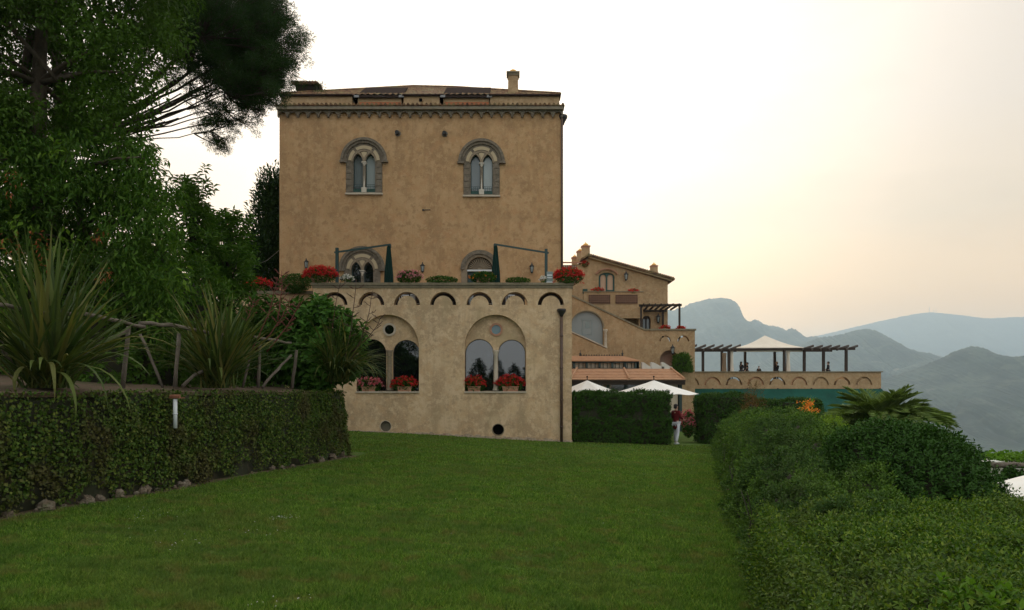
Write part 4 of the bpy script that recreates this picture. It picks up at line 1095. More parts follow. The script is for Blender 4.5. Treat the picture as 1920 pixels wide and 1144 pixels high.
for j in range(8):
    for i in range(nx): a = j * (nx + 1) + i; Fc.append((a, a + 1, a + nx + 2, a + nx + 1))
n0 = len(V); V2 = [(x, y, z - .03) for x, y, z in V]; Fc2 = [tuple(i + n0 for i in reversed(f)) for f in Fc]
m.add(V + V2, Fc + Fc2, True); m.build('canvas', MT['awning'], aw)
m = MB()
for px in (1335, 1400, 1457, 1520, 1585, 1648): m.box(uP(px) - .06, uP(px) + .06, DP - .2, DP - .105, zP(730.5), zP(728))
m.build('fixing', MT['iron'], aw)
for px in (1290, 1370, 1450, 1530, 1610):
    m = MB(); x = U(px, DP - 3.4); m.tube([(x, DP - 3.45, GL(px, DP - 3.4) - 1), (x, DP - 3.45, Z(778, DP - 3.5) - .02)], .04, 8); m.build('pole', MT['green_metal'], aw)
# timber pergola
tp = timber_pergola('lookout_pergola', 'long dark timber pergola on the lookout terrace with rafters tipped towards the tent', (uP(1445), DP + 2, zfl))
for px, d in ((1318, DP + .9), (1366.5, DP + .9), (1470.5, DP + .9), (1508, DP + .9), (1544, DP + .9), (1586.5, DP + .9), (1292, DP + 5), (1353.5, DP + 5), (1397, DP + 5), (1452.5, DP + 5)):
    m = MB(); m.box(U(px, d) - .10, U(px, d) + .10, d - .10, d + .10, zfl, Z(655, d)); m.build('post', MT['wood'], tp)
m = MB(); d = DP + .9; m.bar(P(1283, 656.2, d), P(1603, 654, d), .16, .22); m.build('beam', MT['wood'], tp)
m = MB(); d = DP + 5; m.bar(P(1281, 657.5, d), P(1560, 657.5, d), .16, .22); m.build('beam', MT['wood'], tp)
for c in (1284, 1301, 1317, 1333.5, 1349.5, 1366): 
    m = MB(); m.bar(P(c, 656.5, DP - .1), P(c + 22, 647.5, DP + 6), .11, .20); m.build('rafter', MT['wood'], tp)
for c in (1503, 1520, 1536.5, 1552.5, 1569, 1586):
    m = MB(); m.bar(P(c, 655.5, DP - .1), P(c + 22, 648.5, DP + 6), .11, .20); m.build('rafter', MT['wood'], tp)
gb = thing('canopy_tent', 'cream hipped canvas canopy with tied curtains rising through the pergola', 'canopy', (uP(1440), DP + 3, zfl))
d0, d1 = DP + 1.0, DP + 5.0; ap = P(1434, 629, DP + 3)
m = MB()
cs = [P(1381, 651.5, d0), P(1507, 651.5, d0), P(1503, 651.5, d1), P(1385, 651.5, d1)]
V = []; Fc = []
N_ = 10
for a, b in ((0, 1), (1, 2), (2, 3), (3, 0)):
    o = len(V)
    for i in range(N_ + 1):
        for j in range(N_ + 1):
            t = j / N_; e = cs[a].lerp(cs[b], i / N_); p = e.lerp(ap, t); p.z -= .28 * math.sin(math.pi * t) * (1 - .3 * t) * .6; V.append(p)
    for i in range(N_):
        for j in range(N_): k0 = o + i * (N_ + 1) + j; Fc.append((k0, k0 + N_ + 1, k0 + N_ + 2, k0 + 1))
m.add(V, Fc, True); m.build('roof', MT['cream_cloth'], gb)
m = MB()
for a, b in ((0, 1), (1, 2), (2, 3), (3, 0)):
    q = [cs[a], cs[b], cs[b] + Vector((0, 0, -.38)), cs[a] + Vector((0, 0, -.38))]; q2 = [p + Vector((.012, .02, 0)) for p in q]
    m.add(q + q2, [(0, 1, 2, 3), (7, 6, 5, 4), (3, 2, 6, 7)])
m.build('valance', MT['cream_cloth'], gb)
def drape(px, w, d, y0, y1, mat, spread=1.3):
    m = MB(); vs = []; fs = []; n = 24; x = U(px, d); kk = d / F
    for j in range(7):
        t = j / 6; hw = w / 2 * kk * (1 + (spread - 1) * t) * (1 - .25 * math.sin(math.pi * min(1, t * 1.4)))
        for i in range(n + 1):
            a = 2 * math.pi * i / n; vs.append((x + hw * math.cos(a) * (1 + .12 * math.sin(5 * a)), d + .12 * math.sin(a) + .04 * math.sin(9 * a), Z(y0, d) + (Z(y1, d) - Z(y0, d)) * t))
    for j in range(6):
        for i in range(n): a = j * (n + 1) + i; fs.append((a, a + n + 1, a + n + 2, a + 1))
    m.add(vs, fs, True); return m.build('curtain', mat, gb)
drape(1372, 6, DP + 1.15, 655, 706, MT['cream_cloth']); drape(1478, 6.5, DP + 1.15, 655, 706, MT['cream_cloth']); drape(1358.5, 8, DP + 4.2, 662, 706, MT['taupe_cloth'], 1.0)

# ---- white garden parasols on the lawn behind the hedge
def garden_parasol(px, py, rim, half, d, label):
    kk = d / F; x = U(px, d); zt_ = Z(py, d); zr = Z(rim, d); g = float(gz(x, d)) - .1
    r = thing('garden_parasol', label, 'parasol', (x, d, g), 'open white garden parasols')
    m = MB(); m.tube([(x, d, g), (x, d, zt_ + .16)], .028, 8); m.ball((x, d, zt_ + .2), .05, 8, 5); m.build('pole', MT['wood'], r)
    hw = half * kk; m = MB(); n = 8
    vs = []; fs = []; rows = 6
    for i in range(rows + 1):
        t = i / rows
        for j in range(n * 6):
            a = 2 * math.pi * j / (n * 6) + .35; f = (j % 6) / 6
            rr = hw * t / math.cos(math.pi / n) * math.cos(math.pi / n) / math.cos((f - .5) * 2 * math.pi / n) 
            sag = .06 * math.sin(math.pi * f) * t
            vs.append((x + rr * math.cos(a), d + rr * math.sin(a), zt_ + (zr - zt_) * (t ** .93) - sag))
    c = n * 6
    for i in range(rows):
        for j in range(c): fs.append((i * c + j, i * c + (j + 1) % c, (i + 1) * c + (j + 1) % c, (i + 1) * c + j))
    m.add(vs, fs, True); cnp = m.build('canopy', MT['white_cloth'], r)
    m = MB()
    for j in range(n):
        a = 2 * math.pi * j / n + .35; rr = hw / math.cos(math.pi / n)
        m.tube([(x, d, zt_ - .35), (x + rr * .97 * math.cos(a), d + rr * .97 * math.sin(a), zr + .02 - .02)], .012, 5)
    m.build('ribs', MT['wood'], r)
garden_parasol(1226, 713, 738.5, 76, 36, 'open white garden parasol reaching over the gap between the clipped hedges')
garden_parasol(1101, 713, 735, 54, 37, 'open white garden parasol next to the terrace corner, half behind the clipped hedge')

# ================================================================== PEOPLE
def skin_mesh(nodes, edges, root=0, sub=2):
    """nodes: (xyz, radius or (rx, ry)); one continuous skinned surface"""
    me = bpy.data.meshes.new('tmp'); me.from_pydata([n[0] for n in nodes], edges, [])
    ob = bpy.data.objects.new('tmp', me); COL.objects.link(ob)
    md = ob.modifiers.new('skin', 'SKIN'); md.use_smooth_shade = True
    for i, n in enumerate(nodes):
        v = me.skin_vertices[0].data[i]; r = n[1] if isinstance(n[1], tuple) else (n[1], n[1])
        v.radius = r; v.use_root = (i == root)
    s = ob.modifiers.new('sub', 'SUBSURF'); s.levels = s.render_levels = sub
    dg = bpy.context.evaluated_depsgraph_get()
    out = bpy.data.meshes.new_from_object(ob.evaluated_get(dg))
    bpy.data.objects.remove(ob); bpy.data.meshes.remove(me)
    V = np.zeros(len(out.vertices) * 3, np.float32); out.vertices.foreach_get('co', V)
    Fs = [tuple(p.vertices) for p in out.polygons]
    bpy.data.meshes.remove(out)
    return V.reshape(-1, 3), Fs
SKIN = M('skin', (.42, .25, .17), .6)
def person(loc, face, label, H=1.74, top=(.3, .02, .02), legs=(.7, .7, .7), hair=(.02, .014, .01), arms=((.10, -.02, .0), (.04, .14, .12)), seated=False, long_coat=False, stride=.0, hat=None, hair_long=False, turn=0.0):
    """face: heading in radians (0 = looking away from the lawn, pi = towards the viewer). Arms: elbow offset and hand offset"""
    s = H / 1.74
    root = thing('person', label, 'person', (0, 0, 0), None)
    hip = .93 if not seated else .50
    hp = [(-.095, 0, hip - .02), (.095, 0, hip - .02)]
    if seated: kn = [(-.11, .42, .50), (.11, .42, .50)]; an = [(-.11, .44, .08), (.11, .44, .08)]
    else: kn = [(-.10, .03 + stride * .5, .50), (.10, .03 - stride * .35, .50)]; an = [(-.10, -.02 + stride, .08), (.10, -.02 - stride, .08)]
    sh = hip + .50
    B = [((0, 0, hip), (.15, .10)), ((0, .0, hip + .22), (.125, .09)), ((0, .0, hip + .42), (.16, .10)), ((0, 0, hip + .54), (.07, .065)), ((0, .01, hip + .60), .052),
         ((0, .02, hip + .665), (.075, .085)), ((0, .015, hip + .755), (.078, .095)), ((0, .005, hip + .82), (.05, .06))]
    E = [(i, i + 1) for i in range(7)]
    hands = []
    for i, sg in enumerate((-1, 1)):
        n = len(B); a = arms[i]
        el = (sg * (.20 + abs(a[0]) * .4), a[1] * .5, sh - .29 + a[2] * .5); hd = (sg * (.20 + a[0]), a[1] * 2.2 + .03, sh - .53 + a[2] * 2.4)
        B += [((sg * .175, 0, sh - .01), .055), (el, .042), (hd, .030)]; E += [(2, n), (n, n + 1), (n + 1, n + 2)]
        hands.append((Vector(el), Vector(hd)))
        n = len(B)
        B += [(hp[i], .085), (kn[i], .058), (an[i], .038), ((an[i][0], an[i][1] + .15, .035), (.045, .03))]; E += [(0, n), (n, n + 1), (n + 1, n + 2), (n + 2, n + 3)]
    V, Fs = skin_mesh(B, E)
    m = MB(); m.add(V, Fs, True)
    for sg, (el, hd) in zip((-1, 1), hands):                     # palm, four fingers and a thumb, curled
        t = (hd - el).normalized(); x = t.cross(Vector((0, 1, .2))).normalized(); y = x.cross(t)
        m.tube([hd - t * .01, hd + t * .05, hd + t * .09], [.026, .036, .034], 8)
        for j in range(4):
            b = hd + t * .085 + x * (.027 - .018 * j); L = (.07, .08, .075, .058)[j]
            m.tube([b, b + t * L * .5 + y * .008, b + t * L * .8 + y * .03], [.0095, .009, .007], 6)
        m.tube([hd + t * .03 + x * .03, hd + t * .06 + x * .055 + y * .01, hd + t * .095 + x * .055 + y * .02], [.012, .011, .008], 6)
    hz_ = hip + .70
    m.tube([(0, .085, hz_ + .01), (0, .118, hz_ - .025), (0, .09, hz_ - .035)], [.010, .016, .008], 6)     # nose
    for sg in (-1, 1):
        m.ball((sg * .078, .0, hz_), (.012, .026, .034), 8, 5)                                                # ears
    m.tube([(-.024, .098, hz_ - .062), (0, .108, hz_ - .062), (.024, .098, hz_ - .062)], .007, 5)
    m.build('body', SKIN, root)
    m = MB()
    for sg in (-1, 1): m.ball((sg * .031, .088, hz_ + .02), (.013, .010, .008), 8, 5)
    m.build('eyes', MT['iron'], root)
    m = MB(); m.ball((0, -.018, hz_ + .062), (.093, .108, .085), 14, 9, .05, rnd)
    if hair_long: m.ball((0, -.07, hz_ - .06), (.085, .055, .16), 12, 8, .05, rnd)
    else: m.ball((0, -.055, hz_ - .0), (.084, .065, .08), 12, 8, .05, rnd)
    m.build('hair', M('hair', hair, .5), root)
    tp_ = [((0, 0, hip - (.02 if not long_coat else .30)), (.185, .13) if long_coat else (.165, .115)), ((0, 0, hip + .02), (.175, .125)), ((0, 0, hip + .22), (.15, .112)), ((0, 0, hip + .42), (.185, .122)), ((0, 0, hip + .53), (.085, .08))]
    te = [(i, i + 1) for i in range(4)]
    for i, sg in enumerate((-1, 1)):
        n = len(tp_); el, hd = hands[i]
        tp_ += [((sg * .18, 0, sh - .01), .074), (tuple(el), .058), (tuple(el.lerp(hd, .86)), .045)]; te += [(3, n), (n, n + 1), (n + 1, n + 2)]
    V, Fs = skin_mesh(tp_, te, 2); m = MB(); m.add(V, Fs, True); m.build('jacket', M('jacket', top, .85, [(tuple(c * .6 for c in top), 9, .45, .7, None, .6)]), root)
    tr = [((0, 0, hip + .02), (.16, .11))]; te = []
    for i in (0, 1):
        n = len(tr); tr += [(hp[i], .10), (kn[i], .075), ((an[i][0], an[i][1], .10), .066)]; te += [(0, n), (n, n + 1), (n + 1, n + 2)]
    V, Fs = skin_mesh(tr, te); m = MB(); m.add(V, Fs, True); m.build('trousers', M('trousers', legs, .85), root)
    for i in (0, 1):
        m = MB(); a = an[i]; m.tube([(a[0], a[1] - .05, .045), (a[0], a[1] + .08, .045), (a[0], a[1] + .19, .03)], [.048, .05, .03], 8); m.build('shoe', MT['iron'] if legs[0] < .5 else MT['white_paint'], root)
    if hat:
        m = MB(); m.lathe((0, 0, hz_ + .09), [(.17, 0), (.175, .015), (.10, .03), (.095, .11), (.06, .13), (.001, .135)], 16); m.build('hat', M('hat', hat, .8), root)
    root.location = loc; root.rotation_euler = (0, 0, face); root.scale = (s, s, s)
    return root
d = 29.6; x = U(1267.5, d)
person((x, d, float(gz(x, d)) + .005), -.9, 'person in a long red jacket and white trousers walking behind the clipped hedge', 1.76, (.125, .009, .010), (.62, .61, .64), arms=((.01, .05, .02), (.0, .10, .08)), long_coat=True, stride=.10)
for px, d, face, H, lb, kw in (
    (1371, DP + 1.6, 2.6, 1.55, 'person in a pale top beside the cream curtain on the lookout terrace', dict(top=(.40, .30, .22), legs=(.1, .1, .1), arms=((.05, .12, .08), (.05, .12, .08)))),
    (1390, DP + 1.5, -1.2, 1.72, 'person in black leaning forward, first of the pair under the cream canopy', dict(top=(.015, .014, .016), legs=(.02, .02, .03), hair_long=True, arms=((.06, .15, .10), (.06, .15, .12)))),
    (1401, DP + 2.2, 1.4, 1.68, 'person in dark clothes facing the companion beside the tent post', dict(top=(.02, .016, .012), legs=(.02, .02, .02), arms=((.1, .08, .05), (.1, .10, .05)))),
    (1423, DP + 2.5, 3.0, 1.36, 'person with only the dark head showing above the terrace coping', dict(top=(.05, .04, .03), legs=(.02, .02, .02))),
    (1456.5, DP + 1.8, 2.2, 1.66, 'person in black with a raised hand and a straw hat on the lookout terrace', dict(top=(.014, .013, .014), legs=(.03, .03, .03), hat=(.35, .22, .12), arms=((.0, .14, .26), (.08, .06, .02)))),
    (1553, DP + 1.4, .9, 1.72, 'person in black standing alone at the far post of the pergola', dict(top=(.012, .012, .014), legs=(.02, .02, .025), arms=((.05, .06, .03), (.06, .10, .08))))):
    person((U(px, d), d, zfl), face, lb, H, **kw)
# ================================================================== LEAF MATERIALS
LM = {}
LM['ivy'] = leafmat('ivy_leaf', [(.019, .036, .010), (.038, .066, .016), (.068, .098, .026), (.028, .052, .014), (.115, .125, .040), (.022, .042, .012)], .12, .42, .45, ((.075, .050, .022), 1.3, .50, .62, .65))
LM['hedge_near'] = leafmat('near_hedge_leaf', [(.014, .038, .007), (.056, .100, .017), (.100, .150, .024), (.030, .066, .010), (.16, .19, .038), (.020, .052, .008), (.072, .118, .018)], .28, .42, .7, ((.085, .100, .030), .8, .5, .68, .45))
LM['bush_dark'] = leafmat('dark_bush_leaf', [(.018, .046, .013), (.028, .062, .017), (.036, .076, .022), (.022, .052, .016)], .2, .42, .45)
LM['bush_mid'] = leafmat('mid_bush_leaf', [(.024, .052, .015), (.062, .105, .028), (.10, .150, .042), (.042, .078, .021), (.075, .118, .033)], .25, .5, .35, [((.022, .050, .016), .55, .46, .6, .6), ((.085, .120, .036), 1.3, .54, .66, .5)])
LM['bush_yellow'] = leafmat('yellow_green_leaf', [(.11, .165, .03), (.15, .21, .042), (.18, .235, .055), (.12, .175, .034)], .35, .5, .3)
LM['bush_red'] = leafmat('reddish_bush_leaf', [(.13, .06, .03), (.19, .085, .042), (.09, .07, .026), (.15, .07, .034), (.07, .068, .024)], .25, .5, .3)
LM['hedge_clip'] = leafmat('clipped_hedge_leaf', [(.018, .044, .014), (.034, .070, .02), (.050, .094, .028), (.026, .056, .017)], .18, .5, .35, ((.055, .095, .028), .9, .5, .65, .5))
LM['tree'] = leafmat('broad_tree_leaf', [(.034, .062, .015), (.046, .082, .019), (.058, .099, .023), (.038, .069, .017)], .33, .5, .35, ((.055, .085, .02), .5, .5, .62, .5))
LM['shrub'] = leafmat('garden_shrub_leaf', [(.026, .060, .014), (.046, .090, .020), (.072, .120, .030), (.034, .070, .016)], .34, .45, .4, ((.06, .095, .022), .6, .5, .72, .5))
LM['young'] = leafmat('light_leaf', [(.10, .16, .035), (.13, .19, .05), (.09, .14, .03)], .4, .45, .35)
LM['salmon'] = leafmat('salmon_leaf', [(.32, .09, .045), (.22, .06, .03), (.38, .14, .07)], .3, .5, .3)
LM['pine'] = leafmat('pine_needles', [(.011, .026, .010), (.018, .036, .013), (.026, .046, .016)], .12, .6, .25)
LM['conifer'] = leafmat('conifer_spray', [(.010, .022, .010), (.015, .030, .012), (.021, .040, .015)], .1, .6, .25)
LM['flax'] = leafmat('flax_blade', [(.034, .050, .028), (.055, .072, .038), (.095, .105, .050), (.046, .062, .036), (.19, .165, .06), (.034, .050, .030), (.070, .088, .045)], .2, .42, .45)
LM['hydr'] = leafmat('broad_garden_leaf', [(.028, .070, .018), (.042, .094, .023), (.060, .118, .030), (.034, .080, .019)], .25, .4, .45)
LM['palm'] = leafmat('palm_leaflet', [(.095, .125, .065), (.125, .155, .08), (.16, .19, .10)], .2, .4, .45)
LM['green_pot'] = leafmat('geranium_leaf', [(.022, .055, .014), (.036, .078, .02), (.052, .10, .028)], .25, .5, .3)
LM['red'] = leafmat('red_petal', [(.50, .020, .022), (.62, .035, .028), (.42, .014, .02), (.70, .07, .05)], .25, .6, .2)
LM['pink'] = leafmat('pink_petal', [(.62, .20, .24), (.72, .32, .33), (.55, .12, .18)], .25, .6, .2)
LM['redpink'] = leafmat('crimson_pink_petal', [(.60, .03, .06), (.66, .14, .18), (.72, .32, .34), (.50, .02, .04)], .25, .6, .2)
LM['orange'] = leafmat('orange_petal', [(.75, .22, .03), (.82, .32, .06), (.70, .16, .03)], .3, .6, .2)
LM['white'] = leafmat('white_petal', [(.68, .62, .60), (.76, .72, .66), (.62, .52, .54)], .2, .6, .2)
LM['vine'] = leafmat('vine_leaf', [(.055, .11, .02), (.08, .14, .03), (.10, .165, .035)], .4, .5, .3)

# ================================================================== LEFT GARDEN: ivy-clad retaining wall, bed, fence
WT = 1.62
def wall_path():
    pts = [(WALLX(d), d) for d in np.linspace(2.5, 16.9, 60)]
    x0 = WALLX(16.9); cx, cy_ = x0 - 1.0, 17.0
    pts += [(cx + 1.0 * math.cos(a), cy_ + 1.0 * math.sin(a)) for a in np.linspace(0.0, 1.75, 14)]
    lx, ly = pts[-1]
    pts += [(lx - 1.2 * i, ly + .12 * i) for i in range(1, 8)]
    return np.array(pts)
WP = wall_path()
iw = thing('ivy_wall', 'low retaining wall covered in dark ivy, pale rocks showing along its foot', 'wall', (WALLX(11), 11, float(gz(WALLX(11), 11))))
def wall_normals(pts):
    t = np.gradient(pts, axis=0); t /= np.linalg.norm(t, axis=1, keepdims=True)
    return np.stack([t[:, 1], -t[:, 0]], 1)
WNm = wall_normals(WP)
m = MB(); V = []; Fc = []
zs_ = [-.3, 0, .35, .7, 1.05, 1.4, 1.0e9]
for (x, y), (nx, ny) in zip(WP, WNm):
    g = float(gz(x, y))
    for j in range(7):
        t = j / 6; z = g - .3 + (WT - .03 - g + .3) * t; o = .16 * (1 - t) - .06 + .04 * math.sin(y * 2.1 + t * 5) + .03 * math.sin(y * 5.3 - t * 7)
        V.append((x + nx * o, y + ny * o, z))
    V.append((x - nx * .45, y - ny * .45, WT - .03)); V.append((x - nx * .45, y - ny * .45, g - .3))
for i in range(len(WP) - 1):
    for j in range(8): a = i * 9 + j; Fc.append((a, a + 1, a + 10, a + 9))
m.add(V, Fc); m.build('wall', M('wall_earth', (.022, .024, .010), .95, [((.06, .045, .026), 5, .5, .62, None, .7)]), iw)
m = MB(); V = []; Fc = []                                        # crumbling cap
for i, ((x, y), (nx, ny)) in enumerate(zip(WP, WNm)):
    for o, z in ((-.06 + .03 * rnd.random(), WT - .05), (-.05 + .03 * rnd.random(), WT + .012 * rnd.random()), (-.5, WT + .02 + .02 * rnd.random()), (-.5, WT - .05)): V.append((x + nx * o, y + ny * o, z))
for i in range(len(WP) - 1):
    for j in range(3): a = i * 4 + j; Fc.append((a, a + 1, a + 5, a + 4))
m.add(V, Fc); m.build('cap', MT['soil'], iw)
def ivy():
    rg = np.random.default_rng(21)
    N = 85000
    seg = np.linalg.norm(np.diff(WP, axis=0), axis=1); cum = np.concatenate([[0], np.cumsum(seg)])
    u = rg.random(N) * cum[-1]
    x = np.interp(u, cum, WP[:, 0]); y = np.interp(u, cum, WP[:, 1]); nx = np.interp(u, cum, WNm[:, 0]); ny = np.interp(u, cum, WNm[:, 1])
    g = gz(x, y); t = rg.random(N) * 1.035
    low = .02 + .07 * (vnoise(np.stack([u, 0 * u, 0 * u], 1), 1.9, 3) + .4) + .06 * np.sin(u * 7)
    keep = t > np.clip(low, 0, .3)
    z = g + (WT - g) * t
    b = vnoise(np.stack([u, z * 1.3, 0 * u], 1), 2.6, 5) * .06 + vnoise(np.stack([u, z, 0 * u], 1), 7, 8) * .035
    o = .16 * (1 - t) + .02 + b + rg.normal(size=N) * .028
    hang = rg.random(N) < .02; o += hang * rg.random(N) * .07
    p = np.stack([x + nx * o, y + ny * o, z], 1)
    ax = np.stack([rg.normal(size=N) * .6, rg.normal(size=N) * .6, -.7 + rg.normal(size=N) * .6], 1)
    nr = np.stack([nx, ny, np.full(N, .35)], 1) + rg.normal(size=(N, 3)) * .45
    thin = rg.random(N) < np.clip(.72 + vnoise(np.stack([u, z * 1.5, 0 * u], 1), 1.3, 9) * .55, .35, 1)
    k = keep & thin
    s = rg.uniform(.7, 1.3, k.sum())
    leaf_obj('ivy', [leaf_arrays(p[k], ax[k], nr[k], .044 * s, .040 * s, .15, .12)], LM['ivy'], iw)
ivy()
ROCKS = [(12, 966, 18, 9), (95, 951, 24, 15), (152, 938, 16, 12), (183, 914, 15, 11), (214, 927, 18, 12), (187, 935, 13, 9), (241, 921, 11, 9), (252, 925, 8, 6), (313, 907, 10, 7), (336, 906, 12, 9), (40, 955, 15, 8), (126, 950, 9, 5), (168, 945, 10, 6), (278, 918, 9, 5), (478, 877, 9, 7), (510, 876, 9, 6), (560, 866, 7, 5), (596, 862, 10, 8), (612, 857, 11, 8), (641, 852, 9, 8), (630, 851, 7, 5), (440, 885, 7, 4), (535, 873, 6, 4), (300, 912, 7, 5), (65, 958, 9, 6), (228, 903, 10, 8)]
for px, py, rx, ry in ROCKS:
    p = G(px, py + ry * .6); k = p.y / F
    nx, ny = .985, -.168
    p = Vector((p.x, p.y, p.z))
    xw = WALLX(min(p.y, 17.1)) + .17
    p.x = xw + rnd.uniform(-.02, .05) if p.y < 17 else p.x
    m = MB(); m.ball((p.x, p.y, float(gz(p.x, p.y)) + ry * k * (.55 if py > 890 or ry < 9 else .7)), (rx * k * .66, rx * k * .55, ry * k * .85), 9, 7, .34, rnd)
    m.s = [False] * len(m.s); m.build('stone', MT['rock'], iw)
# white pipe stub under a terracotta tile
p0 = P(328, 802, 11.35); xw = WALLX(11.35)
pp = thing('wall_pipe', 'short white upright pipe under a small terracotta tile, set in the ivy wall', 'pipe', (U(328, 10.42), 10.42, Z(803, 10.42)))
m = MB(); dq = 10.42; x = U(328.5, dq); m.tube([(x, dq, Z(803, dq)), (x, dq, Z(748, dq))], .031, 10); m.tube([(x, dq, Z(777, dq)), (x, dq, Z(775, dq))], .037, 10); m.build('pipe', MT['white_paint'], pp)
m = MB(); m.tube([(x - .075, dq - .0, Z(744, dq)), (x + .075, dq - .0, Z(743, dq))], [.032, .028], 8); m.box(x - .08, x + .08, dq - .04, dq + .15, Z(747, dq), Z(745.5, dq)); m.build('tile', M('old_tile', (.22, .09, .05), .9), pp)
# bed behind the wall
m = MB(); V = []; Fc = []; NB = 18
for i, (x, y) in enumerate(WP):
    for j in range(NB + 1):
        t = (j / NB) ** 1.8; xx = x - .42 * WNm[i][0] * (1 if j == 0 else 1) + (-32 - x) * t; yy = y - .42 * WNm[i][1] + (0 if i < 60 else (12 - 0) * t * (i - 60) / (len(WP) - 60))
        z = WT - .01 + .075 * min(6, abs(xx - x)) * (1 if i < 60 else .4) + .03 * math.sin(xx * 3.1 + yy * 2.3) * min(1, j)
        V.append((xx, yy, z))
for i in range(len(WP) - 1):
    for j in range(NB): a = i * (NB + 1) + j; Fc.append((a, a + NB + 1, a + NB + 2, a + 1))
m.add(V, Fc, True); m.build('soil', MT['soil'], None, 'dry brown planting bed on top of the ivy wall', 'soil', kind='structure')
m = MB(); V = []; Fc = []                                        # path and ground of the upper garden
for i in range(14):
    for j in range(14):
        x = -45 + 35.2 * i / 13; y = 17.8 + 26 * j / 13; V.append((x, y, min(1.85, 1.45 - .0 * y) if x < -9 else 1.45 - (x + 9) * .5))
for i in range(13):
    for j in range(13): a = i * 14 + j; Fc.append((a, a + 14, a + 15, a + 1))
m.add(V, Fc, True); m.build('ground', MT['soil'], None, 'earth of the upper garden under the trees', 'ground', kind='structure')

fn = thing('rustic_fence', 'rustic fence of weathered grey logs with slanting braces on top of the ivy wall', 'fence', (U(235, 10.5), 10.5, 1.65))
def log(a, b, r0, r1, name, bend=.03):
    a, b = Vector(a), Vector(b); L = (b - a).length; n = max(4, int(L / .22)); pts = []; rs = []
    for i in range(n + 1):
        t = i / n; q = a.lerp(b, t)
        q += Vector((rnd.uniform(-1, 1), rnd.uniform(-1, 1), rnd.uniform(-1, 1))) * bend * (.4 if i in (0, n) else 1) * .5
        q.z += bend * math.sin(math.pi * t * 1.5); pts.append(q); rs.append(.72 * (r0 + (r1 - r0) * t) * rnd.uniform(.9, 1.12))
    m = MB(); m.tube(pts, rs, 9); return m.build(name, MT['log'], fn)
for px0, py0, px1, py1, d, r in ((230, 728, 241, 610, 10.5, .052), (328, 726, 336, 624, 11.7, .05), (484, 727, 488, 642, 14.3, .05), (548, 728, 556, 655, 15.8, .055), (455, 727, 470, 668, 15, .04), (-40, 740, -36, 585, 8.3, .055)):
    log(P(px0, py0, d), P(px1, py1, d), r, r * .9, 'post', .015)
for a, b, r in (((-60, 572, 8.0), (106, 588, 9.3), .042), ((106, 586, 9.25), (272, 609, 10.75), .045), ((262, 606, 10.7), (430, 628, 13.0), .046), ((418, 628, 12.9), (545, 641, 15.4), .042)):
    log(P(*a), P(*b), r, r * .85, 'rail')
for a, b, r in (((160, 668, 9.9), (243, 611, 10.5), .046), ((342, 724, 11.9), (384, 690, 12.3), .045), ((492, 727, 14.6), (546, 664, 15.7), .045), ((262, 625, 11.6), (306, 725, 11.7), .035), ((-30, 590, 8.3), (30, 690, 8.8), .04)):
    log(P(*a), P(*b), r, r * .85, 'brace')

# ---- New Zealand flax clumps
def flax(name, label, c, n, L, wd, seed, fan=1.0, bias=(0, 0), down_n=8, droops=(), thin=False):
    rg = np.random.default_rng(seed); root = thing('flax_plant', label, 'plant', c, 'spiky flax plants along the fence')
    V = []; Fc = []
    def blade(az, el, L, w, curve, b0):
        nonlocal V, Fc
        dirh = Vector((math.cos(az), math.sin(az), 0)); side = Vector((-math.sin(az), math.cos(az), 0))
        p = Vector(b0); n_ = 9; o = len(V); e = el
        tw = rg.uniform(-.7, .7)
        sd2_ = (side * math.cos(tw) + dirh * math.sin(tw)).normalized()
        for i in range(n_ + 1):
            t = i / n_; hw = w / 2 * min(1, .45 + t * 1.6) * (1 - max(0, (t - .62) / .38) ** 1.4) + .001
            upv = dirh.cross(sd2_)
            V += [p - sd2_ * hw, p + Vector((0, 0, 1)) * 0 - Vector((dirh.x * math.sin(e), dirh.y * math.sin(e), -math.cos(e))) * hw * .28, p + sd2_ * hw]
            st_ = L / n_; p = p + (dirh * math.cos(e) + Vector((0, 0, math.sin(e)))) * st_; e -= curve * (.3 + 1.6 * t) / n_
        for i in range(n_):
            a = o + i * 3; Fc += [(a, a + 1, a + 4, a + 3), (a + 1, a + 2, a + 5, a + 4)]
    for i in range(n):
        az = rg.uniform(0, 2 * math.pi); q = rg.random() ** .7
        el = math.radians(88 - 52 * fan * q) + rg.normal() * .05
        b0 = (c[0] + rg.normal() * .13 * fan + bias[0] * .1, c[1] + rg.normal() * .10, c[2])
        cu_ = rg.uniform(.0, .55) + (1.2 * q * rg.random()) + (1.0 if thin else 0) * rg.uniform(.2, 1.2)
        if bias != (0, 0):
            v = Vector((math.cos(az) + bias[0], math.sin(az) + bias[1])); az = math.atan2(v.y, v.x)
        blade(az, el, L * rg.uniform(.62, 1.08) * (1 - .18 * q), wd * rg.uniform(.7, 1.15), cu_, b0)
    for az, el, l, cu_ in droops:
        blade(math.radians(az), math.radians(el), l, wd * 1.05, cu_, (c[0] + .1 * math.cos(math.radians(az)), c[1] - .12, c[2] + .12))
    m = MB(); m.add(V, Fc); m.build('blades', LM['flax'], root)
    return root
c1 = P(88, 728, 9.0)
flax('flax', 'largest spiky flax plant hanging its blades over the ivy wall', (c1.x, c1.y, c1.z), 250, 2.15, .050, 31, 1.0, down_n=10, droops=((-8, 30, 2.3, .75), (-14, 32, 2.2, 1.2), (-25, 18, 2.0, 1.9), (-32, 22, 1.9, 2.1), (-40, 15, 1.5, 2.2), (-80, 35, 1.0, 3.4), (-120, 40, 1.05, 3.6), (-5, 22, 2.1, .5), (-18, 28, 1.9, 1.5), (-50, 30, 1.4, 2.6)))
c2 = P(408, 728, 12.6)
